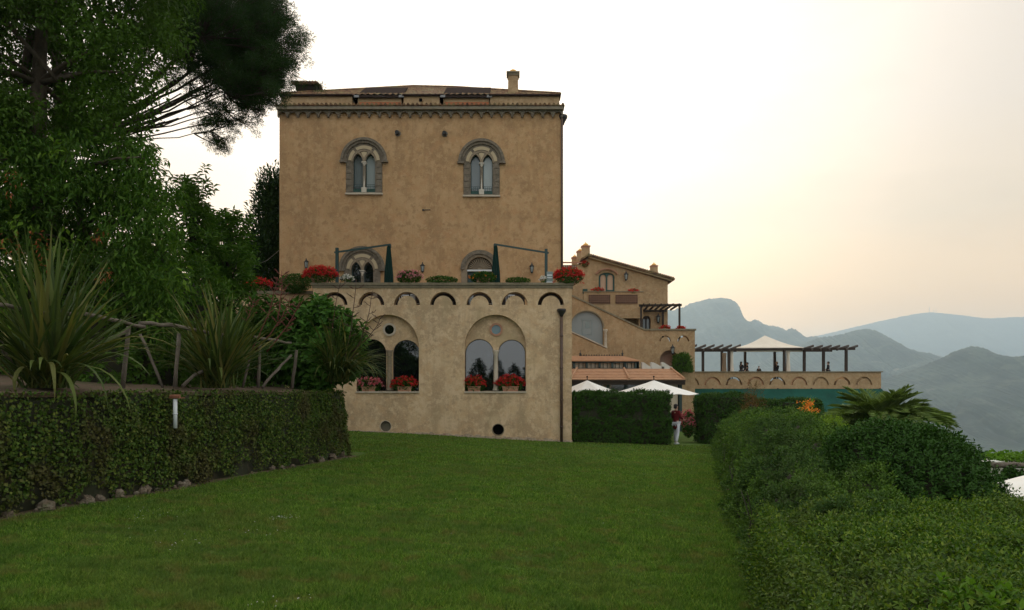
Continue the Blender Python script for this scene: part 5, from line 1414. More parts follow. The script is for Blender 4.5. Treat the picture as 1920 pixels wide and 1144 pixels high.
flax('flax', 'upright flax plant growing through the fence rail in the middle of the ivy wall', (c2.x, c2.y, c2.z), 220, 2.25, .048, 32, .95, droops=((-10, 35, 1.5, 1.2), (-20, 30, 1.3, 1.6), (-60, 50, .9, 3.0), (-150, 40, 1.2, 1.4), (5, 30, 1.7, .9)))
c3 = P(624, 716, 16.5)
fx = flax('flax', 'fine-leaved flax plant arching past the end of the ivy wall with tall brown flower stalks', (c3.x, c3.y, c3.z), 270, 1.95, .036, 33, 1.0, bias=(.85, -.1), thin=True, droops=((-10, 35, 1.5, 2.2), (-20, 40, 1.5, 2.4), (0, 45, 1.6, 1.9), (-30, 40, 1.3, 2.6)))
def stalk(a, b, parent, col, bend=.1, tw=8, bl=.16):
    a, b = Vector(a), Vector(b); n = 10
    pts = [a.lerp(b, i / n) + Vector((bend * math.sin(math.pi * i / n) + rnd.uniform(-.012, .012), 0, 0)) for i in range(n + 1)]
    m = MB(); m.tube(pts, [.016 - .010 * i / n for i in range(n + 1)], 6)
    for i in range(tw):
        p = pts[n - 1 - (i * 6) // tw]; sg = 1 if i % 2 else -1
        q = p + Vector((sg * rnd.uniform(.5, 1) * bl, rnd.uniform(-.05, .05), rnd.uniform(.02, .12)))
        m.tube([p, p.lerp(q, .6) + Vector((0, 0, -.01)), q], [.007, .006, .004], 5)
        for j in range(3):
            r = p.lerp(q, .5 + .25 * j); m.tube([r, r + Vector((sg * .035, rnd.uniform(-.02, .02), rnd.uniform(.01, .05)))], [.006, .010], 5)
    m.build('flower_stalk', col, parent)
brown = M('brown_stalk', (.060, .030, .022), .8, [((.14, .045, .03), 9, .5, .7, None, .6)])
redst = M('red_brown_stalk', (.13, .04, .028), .8)
for a, b, bd_ in (((622, 720), (641, 521), -.12), ((640, 700), (668, 524), .06), ((650, 690), (698, 545), .12), ((660, 660), (716, 592), .1)):
    stalk(P(*a, 16.4), P(*b, 16.2), fx, brown, bd_)
flx2 = [o for o in bpy.data.objects if o.name.startswith('flax_plant')][1]
for a, b, bd_ in (((470, 660), (520, 520), .08), ((480, 655), (545, 556), .1), ((500, 660), (563, 566), .06), ((440, 640), (478, 560), .04), ((520, 600), (528, 508), .03)):
    stalk(P(*a, 13.4), P(*b, 13.4), flx2, redst, bd_, 10, .13)

# ================================================================== SHRUBS, BUSHES AND HEDGES
def bush(name, label, cat, c, r, mat, n, L, Wd, seed, lump=.18, group=None, core=.80, k=7, shoot=.16, up=.5, flat_bottom=True, lumps=2.2, core_mat='twig'):
    """rounded bush: lumpy shell of leafy shoots over a solid dark core that paints the inner shade"""
    rg = np.random.default_rng(seed); c = np.array(c, float); r = np.array(r, float)
    root = thing(name, label, cat, (c[0], c[1], c[2] - (r[2] if not flat_bottom else 0)), group)
    N = n // k
    d = nrm(rg.normal(size=(N, 3)))
    if flat_bottom: d[:, 2] = np.abs(d[:, 2]) * 1.02 - .02
    q = 1 + lump * vnoise(d, lumps * 1.6, seed) + lump * .5 * vnoise(d, lumps * 4, seed + 3)
    p = c + d * r * q[:, None] * (1 - .22 * rg.random((N, 1)) ** 2)
    ax = nrm(d / r * r.mean() + np.array([0, 0, up]) + rg.normal(size=(N, 3)) * .35)
    leaf_obj('foliage', [shoot_leaves(rg, p - ax * shoot * .6, ax, shoot * rg.uniform(.6, 1.3, N), k, L, Wd)], mat, root)
    m = MB(); nu, nv = 26, 14; V = []; Fc = []
    for j in range(nv + 1):
        th = -math.pi / 2 + math.pi * j / nv
        if flat_bottom: th = math.pi / 2 * j / nv
        for i in range(nu):
            a = 2 * math.pi * i / nu; V.append((math.cos(th) * math.cos(a), math.cos(th) * math.sin(a), math.sin(th)))
    D = np.array(V); qq = 1 + lump * vnoise(D, lumps * 1.6, seed) + lump * .5 * vnoise(D, lumps * 4, seed + 3)
    PV = c + D * r * (qq * core)[:, None]
    for j in range(nv):
        for i in range(nu): Fc.append((j * nu + i, j * nu + (i + 1) % nu, (j + 1) * nu + (i + 1) % nu, (j + 1) * nu + i))
    m.add([tuple(v) for v in PV], Fc, True); m.build('dark_core', MT[core_mat], root)  # closed dark core blocks the view through, inner shade put into its colour
    return root
def boxhedge(name, label, x0, x1, y0, y1, z0fn, z1, mat, n, L, Wd, seed, k=6, shoot=.10, group=None, round_=.18, wob=.12):
    """clipped hedge: leafy shoots on the faces of a soft-edged box"""
    rg = np.random.default_rng(seed)
    root = thing(name, label, 'hedge', ((x0 + x1) / 2, (y0 + y1) / 2, float(z0fn((x0 + x1) / 2, (y0 + y1) / 2))), group)
    lx, ly = x1 - x0, y1 - y0; H = z1 - float(z0fn(x0, y0))
    A = np.array([lx * H, lx * H, ly * H, ly * H, lx * ly]); A = A / A.sum(); N = n // k
    f = rg.choice(5, N, p=A); u, v = rg.random(N), rg.random(N)
    x = np.where(f < 2, x0 + u * lx, np.where(f == 2, x0, np.where(f == 3, x1, x0 + u * lx))); y = np.where(f == 0, y0, np.where(f == 1, y1, np.where(f < 4, y0 + u * ly, y0 + v * ly)))
    g = z0fn(x, y); z = np.where(f < 4, g + .04 + v * (z1 - g - .04), z1)
    nr = np.zeros((N, 3)); nr[f == 0, 1] = -1; nr[f == 1, 1] = 1; nr[f == 2, 0] = -1; nr[f == 3, 0] = 1; nr[f == 4, 2] = 1
    p = np.stack([x, y, z], 1)
    # soften the edges
    c = np.stack([np.clip(x, x0 + round_, x1 - round_), np.clip(y, y0 + round_, y1 - round_), np.minimum(z, z1 - round_)], 1)
    dv = p - c; ln = np.linalg.norm(dv, axis=1, keepdims=True); ed = (ln > round_); p = np.where(ed, c + dv / np.maximum(ln, 1e-6) * round_, p); nr = nrm(nr + dv / np.maximum(ln, 1e-6) * .6)
    p = p + nr * (wob * vnoise(p, 2.0, seed) + wob * .8 * vnoise(p, 6.0, seed + 2) - .03 * rg.random(N))[:, None]
    ax = nrm(nr + np.array([0, 0, .55]) + rg.normal(size=(N, 3)) * .45)
    leaf_obj('foliage', [shoot_leaves(rg, p - ax * shoot * .6, ax, shoot * rg.uniform(.5, 1.4, N), k, L, Wd)], mat, root)
    m = MB(); q = .10
    zb = float(min(z0fn(x0, y0), z0fn(x1, y1))) - .1
    m.box(x0 + q, x1 - q, y0 + q, y1 - q, zb, z1 - q); m.build('dark_core', MT['twig'], root)  # solid dark box painting the shade inside the hedge
    return root
boxhedge('clipped_hedge', 'tall clipped dark hedge standing against the right corner of the terrace block', U(1073, 28.9), U(1259, 28.9), 28.9, 30.3, gz, Z(738, 28.9), LM['hedge_clip'], 42000, .075, .04, 41, group='clipped hedges')
boxhedge('clipped_hedge', 'clipped hedge beyond the gap, meeting the loose shrubs of the lawn border', U(1317, 30.2), U(1420, 30.2), 30.2, 31.6, gz, Z(741.5, 30.2), LM['hedge_clip'], 24000, .075, .04, 42, group='clipped hedges')
boxhedge('clipped_hedge', 'long back hedge rising above the shrubs under the green awning', U(1425, 31.2), U(1545, 31.2), 31.2, 32.4, gz, Z(752, 31.2), LM['hedge_clip'], 24000, .075, .04, 43, group='clipped hedges')

# near hedge in the corner, seen from above
def near_hedge():
    rg = np.random.default_rng(51)
    root = thing('leafy_hedge', 'broad olive-green leafy hedge nearest the viewer, bordering the lawn', 'hedge', (3.2, 4.5, float(gz(3.2, 4.5))))
    def top(x, y):
        q = np.stack([x, y, 0 * x], 1)
        e = np.clip((x - hedge_line(y)) / .75, 0, 1)
        return gz(x, y) + (.80 + .10 * np.clip((x - 3) / 3, 0, 1)) * (1 - (1 - e) ** 2.6 * .98) + .055 * vnoise(q, 1.9, 3) + .045 * vnoise(q, 5.2, 4) + .02 * vnoise(q, 12, 6)
    N = 21000
    y = 1.6 + rg.random(N) ** .8 * 5.0; x = hedge_line(y) - .02 + rg.random(N) ** 1.15 * (3.9 + .2 * y)
    hole = vnoise(np.stack([x, y, 0 * x], 1), 7.5, 11) + .6 * vnoise(np.stack([x, y, 0 * x], 1), 17, 12) < .62
    x, y = x[hole], y[hole]; N = len(x)
    z = top(x, y)
    e = np.clip(1 - (x - hedge_line(y)) / .7, 0, 1)
    ax = np.stack([-.9 * e + rg.normal(size=N) * .38, -.1 + rg.normal(size=N) * .38, np.full(N, .95)], 1)
    ax = nrm(ax); p = np.stack([x, y, z], 1) - ax * .09 - np.array([0, 0, 1]) * (.05 * rg.random((N, 1)))
    length = rg.uniform(.08, .17, N) * np.where(rg.random(N) < .06, 1.7, 1)
    leaf_obj('foliage', [shoot_leaves(rg, p, ax, length, 9, .036, .017)], LM['hedge_near'], root)
    # lawn-side face: thinner, darker inside
    M2 = 9000; y2 = 1.6 + rg.random(M2) * 5.2; x2 = hedge_line(y2) + rg.normal(size=M2) * .05 + .05; g2 = gz(x2, y2)
    z2 = g2 + .03 + rg.random(M2) * .66; x2 += (z2 - g2) * .22
    ax2 = nrm(np.stack([-.8 + rg.normal(size=M2) * .4, rg.normal(size=M2) * .5, .4 + rg.normal(size=M2) * .4], 1))
    leaf_obj('side_foliage', [shoot_leaves(rg, np.stack([x2, y2, z2], 1), ax2, .11, 7, .036, .017)], LM['hedge_near'], root)
    m = MB(); V = []; Fc = []; ny, nx = 24, 20
    for j in range(ny + 1):
        yy = 1.2 + 5.4 * j / ny
        for i in range(nx + 1):
            xx = hedge_line(yy) + .16 + (4.6 + .2 * yy) * (i / nx); V.append((xx, yy, float(top(np.array([xx]), np.array([yy]))[0]) - .24))
    for j in range(ny):
        for i in range(nx): a = j * (nx + 1) + i; Fc.append((a, a + 1, a + nx + 2, a + nx + 1))
    n0 = len(V)
    for j in range(ny + 1):
        yy = 1.2 + 5.4 * j / ny; V.append((hedge_line(yy) + .16, yy, float(gz(hedge_line(yy), yy)) - .1))
    for j in range(ny): Fc.append((n0 + j, j * (nx + 1), (j + 1) * (nx + 1), n0 + j + 1))
    m.add(V, Fc, True)
    for i in range(7):
        yy = rnd.uniform(2.5, 6.4); xx = hedge_line(yy) + rnd.uniform(.0, .10); g = float(gz(xx, yy))
        m.tube([(xx, yy, g), (xx + rnd.uniform(-.05, .1), yy + rnd.uniform(-.08, .08), g + .3), (xx + rnd.uniform(-.02, .25), yy + rnd.uniform(-.15, .15), g + .62)], [.012, .009, .005], 5)
    m.build('dark_core', MT['twig'], root)  # dark sheet painting the shade under the leaves, plus a few real stems
    # a few pale young shoots by the frame corner
    N3 = 16; p3 = np.array([[U(1850 + rg.normal() * 50, 3.0), 3.0 + rg.normal() * .12, 0] for _ in range(N3)]); p3[:, 2] = top(p3[:, 0], p3[:, 1]) - .03
    leaf_obj('young_shoots', kind='stuff', parts=[shoot_leaves(rg, p3, nrm(rg.normal(size=(N3, 3)) * .25 + np.array([0, 0, 1])), .10, 8, .055, .03)], mat=LM['vine'], parent=root)
near_hedge()
def bz(x, y): return float(gz(x, y))
def bpx(pxc, d, top_py, half_px, mat, n, L, Wd, seed, label, name='bush', cat='bush', ry=None, **kw):
    x = U(pxc, d); g = bz(x, d) - .05; h = Z(top_py, d) - g; rx = half_px * d / F
    return bush(name, label, cat, (x, d, g), (rx, ry or rx * .8, h), mat, n, L, Wd, seed, **kw)
bpx(1680, 8.6, 790, 186, LM['bush_dark'], 60000, .058, .027, 61, 'large dark green dome-shaped bush behind the near hedge', ry=1.25, lump=.07, shoot=.13, core=.88)
bpx(1858, 8.0, 918, 58, LM['bush_dark'], 11000, .058, .027, 62, 'low dark green bush in front of the white parasol, beside the dome-shaped bush', ry=.7, lump=.12, shoot=.13, core=.85)
bpx(1560, 12.5, 815, 100, LM['bush_mid'], 26000, .055, .028, 64, 'mid-green shrub rising behind the dark dome-shaped bush', ry=1.2, lump=.14, shoot=.16, core=.84)
bpx(1556, 19.5, 786, 56, LM['bush_yellow'], 20000, .08, .024, 70, 'bright yellow-green feathery shrub below the orange flowers', ry=1.2, lump=.18, shoot=.22, core=.80)
bpx(1414, 23.0, 733, 30, LM['bush_red'], 9000, .05, .022, 71, 'reddish-brown leafy shrub poking above the green border', ry=.5, lump=.22, shoot=.2, core=.7)
orr = bpx(1512, 21.5, 762, 36, LM['bush_yellow'], 9000, .05, .018, 72, 'light green shrub topped with bright orange flowers', name='flowering_shrub', ry=.55, lump=.15, shoot=.18, core=.8)
def blossom_part(root, C, spread, n, size, mat, seed, name='blossoms', petals=9, rad=.035):
    rg = np.random.default_rng(seed)
    C = np.array(C, float); cs_ = C + rg.normal(size=(n, 3)) * np.array(spread)
    b = np.repeat(cs_, petals, 0) + rg.normal(size=(n * petals, 3)) * rad
    return leaf_obj(name, [leaf_arrays(b, rg.normal(size=b.shape), rg.normal(size=b.shape) * .7 + np.array([0, -.6, .7]), size, size * .95, .1, .1)], mat, root)
p = P(1512, 769, 21.0); blossom_part(orr, p, (.15, .10, .04), 28, .05, LM['orange'], 1); p = P(1518, 758, 21.2); blossom_part(orr, p, (.12, .1, .05), 14, .05, LM['orange'], 2)
bush('shrub', 'dark leafy shrub at the corner of the ochre house below the small pergola', 'shrub', tuple(P(1279, 697, 52.5)), (20 * 52.5 / F, .7, 32 * 52.5 / F), LM['shrub'], 6000, .13, .06, 73, lump=.2, shoot=.25)

def border_hedge():
    rg = np.random.default_rng(58)
    root = thing('border_hedge', 'long loose mid-green hedge lining the lawn back towards the clipped hedges', 'hedge', (4.5, 14, float(gz(4.5, 14))))
    D = np.array([5.6, 8, 10, 14, 17, 20, 23, 27, 28.6]); Hh = np.array([.80, .92, 1.06, 1.30, 1.44, 1.50, 1.38, 1.30, 1.2]); Wd = np.array([1.6, 2.0, 2.1, 2.4, 2.6, 2.8, 2.8, 2.4, 2.0])
    def surf(d, u):
        """u 0..1 round the section: lawn side up, over the top, down the far side"""
        h = np.interp(d, D, Hh); w = np.interp(d, D, Wd); g = gz(hedge_line(d), d); x0 = hedge_line(d)
        a = np.array([0, .36, .46, .86, 1.0])
        cx = np.stack([np.interp(ui, a, [0, .10, .26, .86, 1.0]) for ui in u]) * w; cz = np.stack([np.interp(ui, a, [.02, .84, 1.0, 1.0, .5]) for ui in u]) * h
        q = np.stack([d * .8, u * 3, 0 * d], 1)
        k = .17 * vnoise(q, 1.5, 3) + .15 * vnoise(q, 4.1, 5) + .07 * vnoise(q, 9, 7)
        nx = np.interp(u, [0, .34, .5, .84, 1], [-1, -.9, -.25, .2, .9]); nz = np.sqrt(np.maximum(0, 1 - nx * nx))
        return np.stack([x0 + cx + nx * k, d + .0 * d, g + cz + nz * k * 1.2], 1), np.stack([nx, -.25 + 0 * d, nz], 1)
    N = 19000
    d = 5.9 * (28.6 / 5.9) ** rg.random(N); u = rg.random(N) ** .9
    p, nr = surf(d, u)
    ax = nrm(nr + np.array([0, 0, .55]) + rg.normal(size=(N, 3)) * .4)
    sc = np.clip(d / 10, .75, 2.0); fat = rg.random(N) < .08
    L = .13 * np.sqrt(sc) * rg.uniform(.6, 1.4, N) * np.where(fat, 1.6, 1)
    p = p - ax * (L * .7)[:, None] - nr * (.16 * rg.random(N) ** 2)[:, None]
    parts = []
    for a, b, l, w in ((5, 9.5, .044, .021), (9.5, 15, .054, .027), (15, 21, .068, .034), (21, 30, .085, .042)):
        k = (d >= a) & (d < b); parts.append(shoot_leaves(rg, p[k], ax[k], L[k], 8, l, w))
    leaf_obj('foliage', parts, LM['bush_mid'], root)
    m = MB(); nd, nu = 70, 14; V = []; Fc = []
    for i in range(nd + 1):
        dd = np.full(nu + 1, 5.7 + 22.8 * i / nd); uu = np.linspace(0, 1, nu + 1); q, nn = surf(dd, uu); V += [tuple(v) for v in (q - nn * .20)]
    for i in range(nd):
        for j in range(nu): a = i * (nu + 1) + j; Fc.append((a, a + 1, a + nu + 2, a + nu + 1))
    m.add(V, Fc, True)
    for i in range(26):
        dd = rg.uniform(6, 26); x = hedge_line(dd) + rg.uniform(0, .08); g = float(gz(x, dd)); m.tube([(x, dd, g), (x + rg.uniform(-.06, .1), dd + rg.uniform(-.1, .1), g + .35), (x + rg.uniform(-.05, .2), dd + rg.uniform(-.2, .2), g + .7)], [.013, .009, .005], 5)
    m.build('dark_core', MT['twig'], root)  # dark shell painting the hedge's inner shade, with real stems along its foot
border_hedge()
# palm
def palm():
    d = 22.0; c = P(1652, 812, d); rg = np.random.default_rng(77); g = bz(c.x, d)
    root = thing('palm_tree', 'date palm with arching fronds rising behind the dark bush', 'palm', (c.x, d, g))
    m = MB(); m.tube([(c.x, d, g - .3), (c.x, d, c.z - .1), (c.x, d, c.z + .1)], [.28, .30, .2], 12); m.build('trunk', MT['bark'], root)
    fr = []
    for i in range(105):
        az = rg.uniform(0, 6.28); el = rg.uniform(.35, 1.45); fr.append((az, el, rg.uniform(1.4, 1.85) + (.3 if el < .85 else 0), rg.uniform(.9, 1.6)))
    fr += [(-.15, .72, 2.5, 1.7), (-.1, .62, 2.3, 1.5), (.05, .82, 2.2, 1.4), (-.3, .30, 2.8, 1.5), (-.25, .12, 2.9, 1.2), (2.9, .65, 2.1, 1.6), (3.3, .75, 2.0, 1.7)]
    for az, el, L, cu_ in fr:
        n_ = 14; p = Vector((c.x, d, c.z)); e = el; pts = []
        dh = Vector((math.cos(az), math.sin(az), 0))
        for i in range(n_ + 1):
            pts.append(p.copy()); p = p + (dh * math.cos(e) + Vector((0, 0, math.sin(e)))) * L / n_; e -= cu_ * (.5 + i / n_) / n_
        pa = np.array([tuple(q) for q in pts])
        K = 44; t = np.repeat(np.linspace(.12, 1, K), 2); sg = np.tile([1, -1], K)
        base = np.stack([np.interp(t * n_, np.arange(n_ + 1), pa[:, j]) for j in range(3)], 1)
        tan = nrm(np.gradient(pa, axis=0)); tg = np.stack([np.interp(t * n_, np.arange(n_ + 1), tan[:, j]) for j in range(3)], 1)
        side = np.array([-math.sin(az), math.cos(az), 0.0]); upv = np.cross(tg, side[None]); upv = np.where(upv[:, 2:3] < 0, -upv, upv)
        ax = tg * .75 + side[None] * sg[:, None] * .75 + upv * .35 + rg.normal(size=base.shape) * .07
        V1 = leaf_arrays(base, ax, upv + side[None] * sg[:, None] * -.5, .36 * np.sin(np.clip(t * 2.6, .35, 2.75)) + .07, .042, .2, .12)
        m = MB(); m.tube(pts, [.022 * (1 - .85 * i / n_) + .003 for i in range(n_ + 1)], 5)
        n0 = len(V1[0]); tv = np.array(m.v); fl = []
        for f in m.f:
            for q in range(1, len(f) - 1): fl += [f[0] + n0, f[q] + n0, f[q + 1] + n0]
        V = np.concatenate([V1[0], tv]); loops = np.concatenate([V1[1], np.array(fl)])
        nf = V1[2] + len(fl) // 3
        me = arr_mesh('frond', V, loops, np.arange(nf) * 3, np.full(nf, 3)); link_mesh('frond', me, V, LM['palm'], root)
palm()

# big-leaved garden shrub behind the end of the ivy wall
def bigleaf(label, c, r, n, L, Wd, seed, mat, name='broadleaf_shrub'):
    rg = np.random.default_rng(seed); c = np.array(c, float); r = np.array(r, float)
    root = thing(name, label, 'shrub', (c[0], c[1], c[2] - r[2]), None)
    k = 7; N = n // k; d = nrm(rg.normal(size=(N, 3))); q = 1 + .15 * vnoise(d, 3, seed)
    p = c + d * r * q[:, None] * (.55 + .45 * rg.random((N, 1)) ** .5)
    ax = nrm(d * .8 + np.array([0, -.15, .75]) + rg.normal(size=(N, 3)) * .3)
    leaf_obj('foliage', [shoot_leaves(rg, p - ax * .1, ax, rg.uniform(.12, .28, N), k, L, Wd, 1.1, .22)], mat, root)
    m = MB()
    for i in range(26):
        q = Vector(p[i]); b = Vector((c[0] + rnd.uniform(-.3, .3), c[1] + rnd.uniform(-.2, .2), c[2] - r[2])); m.tube([b, b.lerp(q, .5) + Vector((rnd.uniform(-.1, .1), 0, .1)), q], [.022, .014, .006], 5)
    m.build('stems', MT['twig'], root)
    m = MB(); m.ball(tuple(c), tuple(r * .55), 12, 8, .12, rnd); m.build('inner_dark_core', MT['twig'], root)  # solid dark ball paints the shade within the shrub
    return root
cc = P(588, 655, 17.0); bigleaf('dense shrub with broad green leaves at the end of the log fence', (cc.x, cc.y, cc.z), (1.22, .85, 1.16), 7000, .19, .10, 81, LM['hydr'])
cc = P(505, 640, 18.2); bigleaf('broad-leaved shrub between the two fence-side flax plants and the terrace wall', (cc.x, cc.y, cc.z), (.8, .7, 1.15), 2600, .17, .09, 82, LM['hydr'])
# ---- flowers
def geranium(name, label, c, r, petal, n, leafn, seed, pot=None, group=None, cat='flowers', green_low=.6, psize=.045, trail=0):
    """c centre of the mass; r half sizes; pot: 'trough', 'pot' or None"""
    rg = np.random.default_rng(seed); c = np.array(c, float); r = np.array(r, float)
    zb = c[2] - r[2]
    root = thing(name, label, cat, (c[0], c[1], zb), group)
    d = nrm(rg.normal(size=(leafn, 3))); p = c + np.array([0, 0, -.15 * r[2]]) + d * r * (.3 + .6 * rg.random((leafn, 1)) ** .4)
    leafn *= 3; d = nrm(rg.normal(size=(leafn, 3))); p = c + np.array([0, 0, -.12 * r[2]]) + d * r * (.2 + .75 * rg.random((leafn, 1)) ** .4)
    leaf_obj('leaves', [leaf_arrays(p, d + rg.normal(size=d.shape) * .5, d + np.array([0, -.2, .8]) + rg.normal(size=d.shape) * .3, .065 * rg.uniform(.7, 1.2, leafn), .062, .08, .15)], LM['green_pot'], root)
    if n:
        n = int(n * (1.9 if n > 40 else 1.3))
        d = nrm(rg.normal(size=(n, 3))); d[:, 2] = np.abs(d[:, 2]) * (1) - (.35 * rg.random(n)); q = c + d * r * rg.uniform(.90, 1.12, (n, 1)); q[:, 2] = np.where(rg.random(n) < trail, q[:, 2] - r[2] * .8 * rg.random(n), q[:, 2])
        b = np.repeat(q, 10, 0) + rg.normal(size=(n * 10, 3)) * .022
        leaf_obj('blossoms', [leaf_arrays(b, rg.normal(size=b.shape), np.repeat(d, 10, 0) + rg.normal(size=b.shape) * .7, psize, psize * .95, .1, .1)], petal, root)
    if pot == 'trough':
        m = MB(); w, h, dp_ = r[0] * .52, .20, .11; z0 = zb - .0
        m.add([(c[0] - w * .9, c[1] - dp_, z0), (c[0] + w * .9, c[1] - dp_, z0), (c[0] + w * .9, c[1] + dp_, z0), (c[0] - w * .9, c[1] + dp_, z0), (c[0] - w, c[1] - dp_ - .015, z0 + h), (c[0] + w, c[1] - dp_ - .015, z0 + h), (c[0] + w, c[1] + dp_, z0 + h), (c[0] - w, c[1] + dp_, z0 + h)],
              [(0, 3, 2, 1), (4, 5, 6, 7), (0, 1, 5, 4), (1, 2, 6, 5), (2, 3, 7, 6), (3, 0, 4, 7)])
        m.box(c[0] - w - .02, c[0] + w + .02, c[1] - dp_ - .035, c[1] + dp_ + .02, z0 + h, z0 + h + .03); m.build('trough', MT['terracotta'], root)
    elif pot:
        m = MB(); s = min(.20, r[0] * .8); m.lathe((c[0], c[1], zb), [(s * .62, 0), (s * .95, s * 1.1), (s * 1.08, s * 1.12), (s * 1.08, s * 1.4), (s * .9, s * 1.4), (s * .85, s * 1.2), (.001, s * 1.2)], 14); m.build('pot', MT['terracotta'], root)
    return root
GT = 'potted geraniums on the window sills'
for px, py, rx, ry, pet, n, lb, sd_ in ((692, 721, 25, 14, 'redpink', 60, 'pink and crimson geraniums in a trough behind the flax blades at the shaded arched window', 91), (759, 720, 25, 15, 'red', 60, 'red geraniums in a trough at the dark tree-reflecting arched window', 92), (889, 719.5, 23, 15, 'red', 60, 'smaller red geraniums in a trough, first on the sky-reflecting window sill', 93), (957, 718.5, 29, 16, 'red', 85, 'wider mass of red geraniums in a trough beside the column of the sky-reflecting window', 94)):
    d = DT + .10; geranium('window_geranium', lb, (U(px, d), d, Z(py, d)), (rx * sT, .17, ry * sT), LM[pet], n, 260, sd_, 'trough', GT)
GP = 'flowers and plants along the tower terrace'
d = DT + .05
geranium('geranium_mass', 'biggest mound of red geraniums at the corner of the terrace parapet by the parasol post', (U(601, d), d, Z(515, d)), (31 * sT, .35, 17 * sT), LM['red'], 190, 700, 101, 'trough', GP)
d2 = 30.6
geranium('geranium_mass', 'red geraniums on the low side wall in front of the dark conifer', (U(485, d2), d2, Z(534, d2)), (25 * d2 / F, .3, 13 * d2 / F), LM['red'], 120, 420, 102, 'trough', GP)
geranium('geranium_mass', 'red geraniums spilling over the parapet end above the downpipe', (U(1067, d), d, Z(517, d)), (28 * sT, .35, 16 * sT), LM['red'], 150, 620, 103, 'trough', GP, trail=.15)
geranium('geranium_mass', 'pale pink geraniums next to the left folded parasol', (U(767, d), d, Z(519, d)), (24 * sT, .25, 13 * sT), LM['pink'], 50, 620, 104, 'trough', GP)
geranium('geranium_mass', 'orange-dotted green plant in front of the shell-topped door', (U(906, d), d, Z(520, d)), (25 * sT, .25, 12 * sT), LM['orange'], 16, 620, 105, 'trough', GP)
geranium('leafy_plant', 'low green plant on the parapet between the pink geraniums and the shell-topped door', (U(828, d), d, Z(524.5, d)), (32 * sT, .2, 8 * sT), LM['red'], 0, 420, 106, None, GP, 'plant')
geranium('leafy_plant', 'low green plant on the parapet between the door and the gray notice board', (U(971, d), d, Z(526, d)), (25 * sT, .2, 6.5 * sT), LM['red'], 0, 320, 107, None, GP, 'plant')
geranium('leafy_plant', 'dark green bushy plant on the side wall beside the biggest red geraniums', (U(553, 30.2), 30.2, Z(529, 30.2)), (33 * 30.2 / F, .4, 19 * 30.2 / F), LM['red'], 0, 1100, 108, None, GP, 'plant')
geranium('white_flowers', 'white and mauve flowers lying on the parapet below the paired terrace window', (U(650, d), d, Z(522.5, d)), (13 * sT, .15, 7.5 * sT), LM['white'], 40, 90, 109, None, GP)
geranium('white_flowers', 'small white flowers on the parapet beside the gray notice board', (U(1019, d), d, Z(524, d)), (6 * sT, .12, 5.5 * sT), LM['white'], 26, 20, 110, None, GP)
m = MB(); m.box(U(1025, d), U(1036.5, d), d - .03, d + .03, Z(529, d), Z(509.5, d)); bd_o = thing('notice_board', 'small grey standing notice board with two pale panels on the parapet', 'board', (U(1031, d), d, Z(530, d))); m.build('panel', MT['grey_paint'], bd_o)
m = MB(); m.box(U(1026, d), U(1035.5, d), d - .04, d - .031, Z(517.5, d), Z(515, d)); m.box(U(1026, d), U(1035.5, d), d - .04, d - .031, Z(522, d), Z(520, d)); m.box(U(1024.5, d), U(1037, d), d - .05, d + .05, Z(530.3, d), Z(528.5, d)); m.build('trim', MT['white_paint'], bd_o)
GH = 'red geraniums on the gabled house'
for px, py, rx, ry, d_, lb, sd_ in ((1120.5, 545.5, 12, 7, DH - 1.12, 'potted red geraniums on the house balcony beside the arched door', 111), (1187, 547, 10, 6, DH - 1.12, 'smaller potted red geraniums at the far end of the house balcony', 112), (1247, 616, 10, 6.5, YS + .2, 'red geraniums on the side terrace inside the small pergola', 113), (1276, 617, 9, 6, YS + .2, 'red geraniums at the post foot of the small pergola', 114), (1097, 494, 6, 6, DH - .1, 'red geraniums high on the roof terrace under the chimneys', 115)):
    kk = d_ / F; geranium('house_geranium', lb, (U(px, d_), d_, Z(py, d_)), (rx * kk, .25, ry * kk), LM['red'], 34, 160, sd_, 'pot', GH, psize=.075)
d3 = 31.5; geranium('flower_stand', 'tall bank of red and pink flowers in the gap behind the person in red', (U(1290, d3), d3, Z(792, d3)), (13 * d3 / F, .35, 26 * d3 / F), LM['redpink'], 60, 700, 116, 'pot')

# ---- vine-covered log pergola and white parasol at the edge of the drop
d = 14.0
vp = thing('vine_pergola', 'rough log pergola carrying green vines over white shade slats at the garden edge', 'pergola', (U(1880, d), d, terrain_h(U(1880, d), d)))
for a, b in (((1828, 872.5, d), (2080, 880, d)), ((1795, 862, d + 2.4), (2060, 866, d + 2.4))):
    m = MB(); A, B = P(*a), P(*b); m.tube([A, A.lerp(B, .3) + Vector((0, 0, .03)), A.lerp(B, .6) - Vector((0, 0, .02)), B], [.055, .06, .05, .055], 8); m.build('log_beam', MT['log'], vp)
for px in (1832, 1990, 2075):
    m = MB(); x = U(px, d); m.tube([(x, d + .05, float(terrain_h(x, d)) - .3), (x + .02, d + .05, Z(868, d))], .06, 8); m.build('post', MT['log'], vp)
for i in range(7):
    px = 1800 + i * 40; m = MB(); m.tube([P(px + 30, 871, d - .2), P(px, 860.5, d + 2.8)], .03, 6); m.build('rafter', MT['log'], vp)
for i, (a, b) in enumerate(((1793, 1868), (1872, 1912), (1915, 1990))):
    m = MB(); A, B = P(a, 861, d + 1.6), P(b, 861.5, d + 1.6); m.box(A.x, B.x, d + .9, d + 2.2, A.z - .02, A.z + .015); m.build('shade_slat', MT['white_cloth'], vp)
rg = np.random.default_rng(120)
C = np.array([tuple(P(rg.uniform(1790, 2060), 857 + rg.normal() * 3.0, d + rg.uniform(.6, 2.6))) for _ in range(140)]); C = C[(rg.random(len(C)) < np.where(C[:, 0] < U(1880, d + 1.5), .45, 1))]
leaf_obj('vine', [clump_leaves(rg, C, .16, 26, .085, .075, flat=.5)], LM['vine'], vp)
